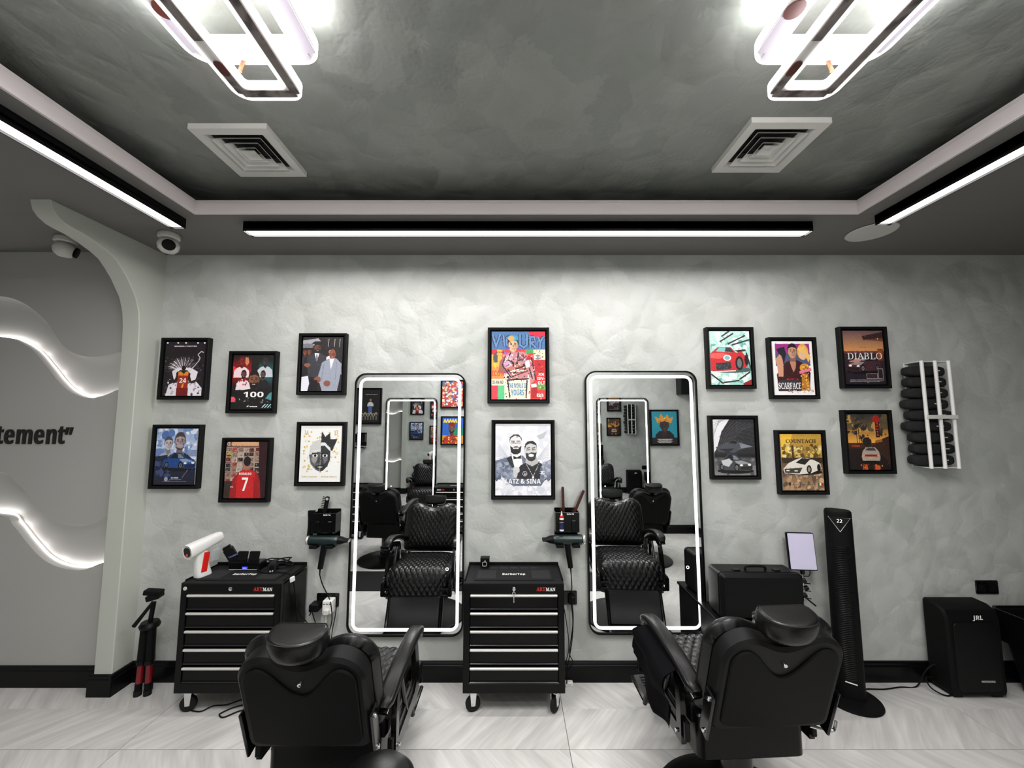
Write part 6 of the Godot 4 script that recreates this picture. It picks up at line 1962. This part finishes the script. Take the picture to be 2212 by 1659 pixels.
	part(v, "swivel", lathe([[0.0, 0.0], [0.012, 0.0], [0.014, 0.02], [0.008, 0.03], [0.008, 0.045], [0.0, 0.046]], 14).at(0.0, 0.188, 0), M.gloss)
	part(v, "stand_pole", rod(Vector3(0, 0.02, 0), Vector3(0, 0.19, 0), 0.007, 10), M.chrome)
	for k in 3:
		var a := k * TAU / 3 + 0.5
		part(v, "stand_leg", rod(Vector3(0, 0.05, 0), Vector3(cos(a) * 0.06, 0.004, sin(a) * 0.06), 0.005, 8), M.gloss)
	for k in 3:
		part(v, "clamp_knob", lathe([[0.0, -0.011], [0.014, -0.011], [0.014, 0.011], [0.0, 0.011]], 10).turned(Vector3.FORWARD, 1.2).at(0.012 * (k % 2), 0.06 + k * 0.045, 0.008), M.gloss)
	var lead := []
	for k in 26:
		var a := k * 0.75
		lead.append(Vector3(cos(a) * 0.028 + 0.005, 0.04 + k * 0.0055, 0.012 + sin(a) * 0.024))
	lead.append(Vector3(0.05, 0.2, 0.0))
	lead.append(Vector3(0.045, 0.232, -0.012))
	var lp := []
	for q in lead:
		lp.append(q)
	single("light_lead", tube(smooth(lp, 3), 0.0028, 6), M.cable, "black lead wound round the video light stand", "cable", Vector3(1.875, 0.508, -2.672))

func s_x() -> float:
	return on_z(709, 1295, BACK).x - 0.09

# ---------------------------------------------------------------- things on the floor
func floor_things() -> void:
	# tower heater
	var o := thing("tower_heater", "tall black tower heater with a lit 22 display", "heater", Vector3(2.052, 0, -2.575), -0.55)
	part(o, "foot", lathe([[0.0, 0.0], [0.15, 0.0], [0.153, 0.006], [0.15, 0.014], [0.11, 0.024], [0.0, 0.03]], 44), M.matte)
	var rings := []
	for q in [[0.025, 1.0], [0.3, 0.99], [0.7, 0.97], [1.10, 0.95], [1.115, 0.93], [1.122, 0.86]]:
		var r := PackedVector3Array()
		for k in 36:
			var a := -TAU * k / 36
			r.append(Vector3(0.073 * q[1] * signf(cos(a)) * pow(absf(cos(a)), 0.85), q[0], 0.058 * q[1] * signf(sin(a)) * pow(absf(sin(a)), 0.85)))
		rings.append(r)
	part(o, "column", loft(rings), M.matte)
	var gl := Geo.new()
	for k in 74:
		var y := 0.14 + k * 0.0105
		var sec := PackedVector3Array()
		var p := []
		for i in 9:
			var a := lerpf(-0.78, 0.78, i / 8.0)
			p.append(Vector3(sin(a) * 0.069, y + 0.004 * sin(a * 2.0), cos(a) * 0.0555 + 0.0035))
		gl.add(tube(p, 0.0022, 4))
	part(o, "grille", gl, M.satin)
	var tri := PackedVector2Array([Vector2(-0.052, 0.0), Vector2(0.0, -0.085), Vector2(0.052, 0.0)])
	part(o, "display", extrude(tri, 0.004, 0.001).at(0, 1.085, 0.0555), M.gloss)
	var vee := rod(Vector3(-0.054, 1.086, 0.050), Vector3(0, 0.998, 0.058), 0.0016, 6)
	vee.add(rod(Vector3(0.054, 1.086, 0.050), Vector3(0, 0.998, 0.058), 0.0016, 6))
	part(o, "display_trim", vee, M.silver)
	letters(o, "22", 0.026, 0.02, Vector3(0, 1.064, 0.0582), glow(Color(0.9, 0.93, 1.0), 0.8), "sans")
	part(o, "maker_mark", rbox(0.058, 0.006, 0.002, 0.0028, 0.0005).turned(Vector3.FORWARD, 0.08).at(0.0, 0.123, 0.0592), M.ink_white)
	# tripod folded against the corner
	var t := thing("folded_tripod", "folded black and red tripod standing by the wall fin", "tripod", Vector3(-2.275, 0, -2.63), 0.2)
	for k in 3:
		var a := k * TAU / 3 + 0.6
		var top := Vector3(cos(a) * 0.022, 0.40, sin(a) * 0.022)
		var foot := Vector3(cos(a) * 0.032, 0.0, sin(a) * 0.032)
		var l := part(t, "leg", rod(top.lerp(foot, 0.55), top, 0.022, 12), M.matte)
		part(l, "red_section", rod(top.lerp(foot, 0.9), top.lerp(foot, 0.5), 0.017, 10), mat(Color(0.45, 0.05, 0.09), 0.35))
		part(l, "lower_section", rod(foot, top.lerp(foot, 0.82), 0.019, 10), M.matte)
		part(l, "rubber_foot", rod(foot, foot + Vector3(0, 0.03, 0), 0.021, 10), M.rubber)
		part(l, "clip", rod(top.lerp(foot, 0.52) + Vector3(0, 0.012, 0), top.lerp(foot, 0.52) - Vector3(0, 0.012, 0), 0.0245, 10), M.plastic)
	part(t, "collar", lathe([[0.0, 0.39], [0.05, 0.39], [0.055, 0.405], [0.045, 0.425], [0.0, 0.428]], 16), M.plastic)
	part(t, "centre_column", rod(Vector3(0, 0.42, 0), Vector3(0.012, 0.54, 0), 0.013, 10), M.plastic)
	part(t, "head", rbox(0.075, 0.035, 0.06, 0.008, 0.004).turned(Vector3.FORWARD, -0.25).at(0.015, 0.575, 0), M.plastic)
	part(t, "phone_plate", rbox(0.095, 0.03, 0.05, 0.006, 0.004).turned(Vector3.FORWARD, 0.15).at(0.01, 0.602, 0.005), M.matte)
	part(t, "pan_handle", tube([Vector3(0.02, 0.55, 0.02), Vector3(-0.02, 0.48, 0.045), Vector3(-0.055, 0.425, 0.055)], 0.009, 10, 0.012), M.plastic)
	# case with rounded top
	var c := thing("carry_case", "black upright case with white letters by the bin", "case", Vector3(2.845, 0, -2.655), 0.0)
	var pr := PackedVector2Array()
	for q in [[-0.07, 0.02], [0.075, 0.02], [0.082, 0.05], [0.078, 0.46], [0.06, 0.51], [0.02, 0.53], [-0.06, 0.535], [-0.072, 0.52]]:
		pr.append(Vector2(q[0], q[1]))
	part(c, "body", extrude(pr, 0.335, 0.012).turned(Vector3.UP, -PI / 2), M.matte)
	part(c, "front_panel", rbox(0.27, 0.40, 0.008, 0.03, 0.003).at(0, 0.245, 0.081), M.plastic)
	for s in [-1, 1]:
		part(c, "foot", box(0.06, 0.022, 0.13, 0.004).at(s * 0.12, 0.011, 0), M.rubber)
	letters(c, "JRL", 0.062, 0.032, Vector3(0.02, 0.47, 0.0835), M.ink_white, "sans-bold")
	letters(c, "PROFESSIONAL", 0.085, 0.011, Vector3(0.045, 0.105, 0.0862), M.silver, "sans-bold")
	# open bin
	var b := thing("waste_bin", "black open waste bin beside the upright case", "bin", Vector3(3.30, 0, -2.54), 0.0)
	var out := []
	for q in [[0.0, 0.13], [0.01, 0.14], [0.46, 0.20], [0.475, 0.21], [0.48, 0.205], [0.46, 0.19], [0.02, 0.125]]:
		out.append(lift(rrect(q[1] * 2, q[1] * 1.55, 0.05, 5), q[0]))
	part(b, "bucket", loft(out).turned(Vector3.RIGHT, -PI / 2), M.plastic)
	part(b, "bin_liner", loft([lift(rrect(0.425, 0.33, 0.05, 5), 0.30), lift(rrect(0.43, 0.335, 0.05, 5), 0.487), lift(rrect(0.41, 0.315, 0.05, 5), 0.487), lift(rrect(0.405, 0.31, 0.05, 5), 0.30)], false, false).turned(Vector3.RIGHT, -PI / 2), M.satin)
	# cables on the floor
	cable([Vector3(2.16, 0.012, -2.62), Vector3(2.22, 0.006, -2.66), Vector3(2.33, 0.005, -2.66), Vector3(2.45, 0.005, -2.68), Vector3(2.56, 0.006, -2.685), Vector3(2.62, 0.10, -2.68), Vector3(2.68, 0.145, -2.67), Vector3(2.73, 0.12, -2.64), Vector3(2.72, 0.03, -2.61), Vector3(2.66, 0.006, -2.60), Vector3(2.60, 0.03, -2.63), Vector3(2.61, 0.07, -2.67), Vector3(2.68, 0.06, -2.68)], 0.0042, "dark lead looping from the heater to the upright case", M.cable)
	var f := [on_y(390, 1528, 0.006), on_y(430, 1537, 0.006), on_y(460, 1525, 0.006), on_y(490, 1522, 0.006), on_y(520, 1512, 0.006), on_y(545, 1507, 0.006)]
	cable(f, 0.0035, "black lead lying behind the sprayer trolley's caster", M.cable)
	var f2 := [on_y(545, 1518, 0.006), on_y(505, 1528, 0.006), on_y(478, 1540, 0.006), on_y(474, 1545, 0.006), on_y(484, 1549, 0.006), on_y(520, 1535, 0.006), on_y(560, 1530, 0.006)]
	cable(f2, 0.0035, "loop of black lead on the floor under the sprayer trolley", M.cable)
	# round stool at the near edge
	var s := thing("round_stool", "black padded round stool close to the chair by the sprayer", "stool", Vector3(-0.402, 0.003, -1.285))
	part(s, "seat", lathe([[0.0, 0.555], [0.09, 0.555], [0.108, 0.562], [0.115, 0.582], [0.11, 0.612], [0.09, 0.632], [0.05, 0.643], [0.0, 0.646]], 40), M.leather)
	part(s, "piping", tube(circle(0.1135, 0.575), 0.004, 6), M.leather)
	part(s, "gas_lift", lathe([[0.0, 0.1], [0.028, 0.1], [0.028, 0.35], [0.016, 0.355], [0.016, 0.57], [0.0, 0.57]], 18), M.chrome)
	for k in 5:
		var a := k * TAU / 5
		var l := part(s, "leg", rod(Vector3(0, 0.11, 0), Vector3(cos(a) * 0.17, 0.065, sin(a) * 0.17), 0.018, 10, 0.012), M.satin)
		part(l, "wheel", lathe([[0.0, -0.012], [0.025, -0.012], [0.028, 0.0], [0.025, 0.012], [0.0, 0.012]], 16).turned(Vector3.RIGHT, PI / 2).at(cos(a) * 0.17, 0.028, sin(a) * 0.17), M.rubber)
	# runner mat with white stripes
	var m := thing("runner_mat", "black runner mat with white stripes on the floor", "mat", Vector3(-0.62, 0, -1.075))
	part(m, "mat", box(3.1, 0.003, 0.52, 0.001).at(0, 0.0015, 0), M.rubber)
	for x in [-0.62, 0.62]:
		for k in 4:
			var st := PackedVector2Array([Vector2(-0.16 + k * 0.02, 0), Vector2(0.10 + k * 0.02, 0), Vector2(0.14 + k * 0.02, 0.06), Vector2(-0.12 + k * 0.02, 0.06)])
			part(m, "stripe", extrude(st, 0.001).turned(Vector3.RIGHT, -PI / 2).at(x, 0.0035, 0.17 - k * 0.09), M.white)
	# cloth over the arm of the second chair
	cloth_over_arm()

func circle(r: float, y: float) -> Array:
	var o := []
	for k in 41:
		o.append(Vector3(cos(TAU * k / 40) * r, y, sin(TAU * k / 40) * r))
	return o

func cloth_over_arm() -> void:
	# hangs from under the arm pad, outside the arm frame; two layers with folds
	var g := Geo.new()
	for layer in 2:
		var rows := []
		for j in 25:
			var r := PackedVector3Array()
			for i in 25:
				var u := i / 24.0      # front to rear along the arm
				var v := j / 24.0      # top to bottom
				var reach := 0.26 - 0.14 * absf(u - 0.62) - 0.025 * layer
				var z := lerpf(-0.20, 0.06, u) - 0.20 * v * (1.0 - u) * (1.0 - 0.55 * v) + 0.02 * v * u
				var x := -0.045 - 0.028 * sin(PI * clampf(v * 1.6, 0.0, 1.0)) - 0.02 * v - 0.012 * sin(u * 10.0 + v * 2.5) * v - 0.006 * layer
				var y := 0.012 - reach * v + 0.05 * (0.35 - u)
				if v < 0.12:
					x += 0.03 * (1.0 - v / 0.12)
				r.append(Vector3(x, y, z))
			rows.append(r)
		g.add(loft(rows, false, false, false))
	single("black_cloth", g, mat(Color(0.03, 0.028, 0.038), 0.9, 0.0, 0.2), "black cloth draped over the barber chair's arm", "cloth", M.raised * Vector3(-0.276, 0.695, 0.045)).rotation.y = 0.05

# ---------------------------------------------------------------- the facing wall, seen in the mirrors
func opposite_side() -> void:
	var z := FRONT
	mirror(Vector3(-1.54, 1.155, z), 0.79, 1.755, PI, "lit mirror on the facing wall behind the wave side chair")
	mirror(Vector3(1.695, 1.155, z), 0.80, 1.755, PI, "lit mirror on the facing wall behind the corner side chair")
	var hr := Color(0.1, 0.07, 0.06)
	var p := Pic.new(240, 320, Color(0.06, 0.06, 0.07), 41)
	p.daubs(90, 0.35, 0.15, 1.0, 0.75, 0.01, 0.05, [Color(0.1, 0.1, 0.11), Color(0.16, 0.16, 0.17), Color(0.05, 0.05, 0.06)])
	p.rect(0.1, 0.14, 0.6, 0.155, Color(0.6, 0.6, 0.6))
	p.bust(0.38, 0.31, 0.045, Color(0.6, 0.46, 0.4), hr, Color(0.75, 0.75, 0.78))
	p.poly([0.31, 0.42, 0.45, 0.42, 0.46, 0.52, 0.47, 0.72, 0.3, 0.72, 0.32, 0.52], Color(0.25, 0.34, 0.55))
	p.poly([0.31, 0.38, 0.45, 0.38, 0.46, 0.5, 0.31, 0.5], Color(0.75, 0.75, 0.78))
	for k in 6:
		p.ell(0.14 + k * 0.11, 0.74 + 0.03 * (k % 2), 0.06, 0.055, Color(0.55, 0.52, 0.45))
		p.ell(0.14 + k * 0.11, 0.77, 0.03, 0.03, Color(0.12, 0.11, 0.1))
		p.rect(0.11 + k * 0.11, 0.8, 0.16 + k * 0.11, 0.92, Color(0.4, 0.38, 0.34))
	framed(0, 0, 0.43, 0.56, p, "dark print with a row of trophies on the facing wall", false, Vector3(-2.22, 1.905, z), PI)
	p = Pic.new(240, 320, Color(0.7, 0.2, 0.2), 43)
	p.daubs(300, 0.0, 0.0, 1.0, 1.0, 0.03, 0.09, [Color(0.75, 0.12, 0.14), Color(0.9, 0.86, 0.82), Color(0.85, 0.5, 0.2), Color(0.3, 0.24, 0.4), Color(0.55, 0.3, 0.22), Color(0.2, 0.4, 0.6), Color(0.93, 0.72, 0.6)])
	framed(0, 0, 0.37, 0.44, p, "busy red and cream pattern print on the facing wall", false, Vector3(-0.915, 2.09, z), PI)
	p = Pic.new(240, 320, Color(0.14, 0.35, 0.72), 45)
	p.rect(0, 0.4, 0.5, 0.8, Color(0.1, 0.5, 0.35))
	p.rect(0, 0.68, 1.0, 1.0, Color(0.85, 0.55, 0.14))
	for k in 5:
		p.curve([0.3 + k * 0.13, 0.2, 0.36 + k * 0.13, 0.06, 0.42 + k * 0.13, 0.2], 0.05, Color(0.95, 0.8, 0.15))
	p.bust(0.55, 0.42, 0.15, Color(0.5, 0.32, 0.24), hr, Color(0.7, 0.2, 0.1), true)
	p.ell(0.55, 0.26, 0.17, 0.08, Color(0.5, 0.06, 0.08))
	p.daubs(50, 0.1, 0.72, 0.95, 1.0, 0.02, 0.06, [Color(0.85, 0.5, 0.1), Color(0.2, 0.15, 0.14), Color(0.93, 0.85, 0.4), Color(0.6, 0.1, 0.1)])
	framed(0, 0, 0.37, 0.45, p, "bright blue and yellow portrait print on the facing wall", false, Vector3(-0.905, 1.53, z), PI)
	p = Pic.new(240, 320, Color(0.13, 0.52, 0.6), 47)
	p.poly([0.1, 0.95, 0.14, 0.72, 0.3, 0.6, 0.7, 0.6, 0.86, 0.72, 0.9, 0.95], Color(0.1, 0.08, 0.09))
	p.bust(0.5, 0.44, 0.17, Color(0.25, 0.18, 0.17), Color(0.08, 0.06, 0.06), Color(0.1, 0.08, 0.09))
	p.poly([0.22, 0.36, 0.14, 0.16, 0.3, 0.22, 0.36, 0.08, 0.5, 0.2, 0.64, 0.06, 0.7, 0.22, 0.88, 0.16, 0.78, 0.36, 0.5, 0.3], Color(0.8, 0.56, 0.2))
	p.daubs(20, 0.25, 0.2, 0.75, 0.32, 0.01, 0.03, [Color(0.95, 0.8, 0.45), Color(0.5, 0.3, 0.1), Color(0.6, 0.2, 0.15)])
	p.rect(0.0, 0.8, 1.0, 1.0, Color(0.1, 0.07, 0.09))
	for k in 4:
		p.rect(0.2 + (k % 2) * 0.04, 0.84 + k * 0.033, 0.8 - (k % 2) * 0.05, 0.856 + k * 0.033, Color(0.85, 0.84, 0.82))
	framed(0, 0, 0.44, 0.55, p, "teal print of a crowned head on the facing wall", false, Vector3(2.33, 1.575, z), PI)
	var s := thing("wall_speaker", "black wall speaker high on the facing wall", "speaker", Vector3(2.62, 2.21, z), PI)
	part(s, "cabinet", rbox(0.17, 0.27, 0.18, 0.012, 0.006).at(0, 0, 0.10), M.satin)
	part(s, "grille", rbox(0.15, 0.25, 0.006, 0.008, 0.002).at(0, 0, 0.193), M.matte)
	part(s, "bracket", box(0.05, 0.08, 0.02, 0.002).at(0, 0, 0.01), M.plastic)
	var h := holder(Vector3(-2.30, 1.30, z), "black wall rack on the facing wall by the dark print")
	h.rotation.y = PI
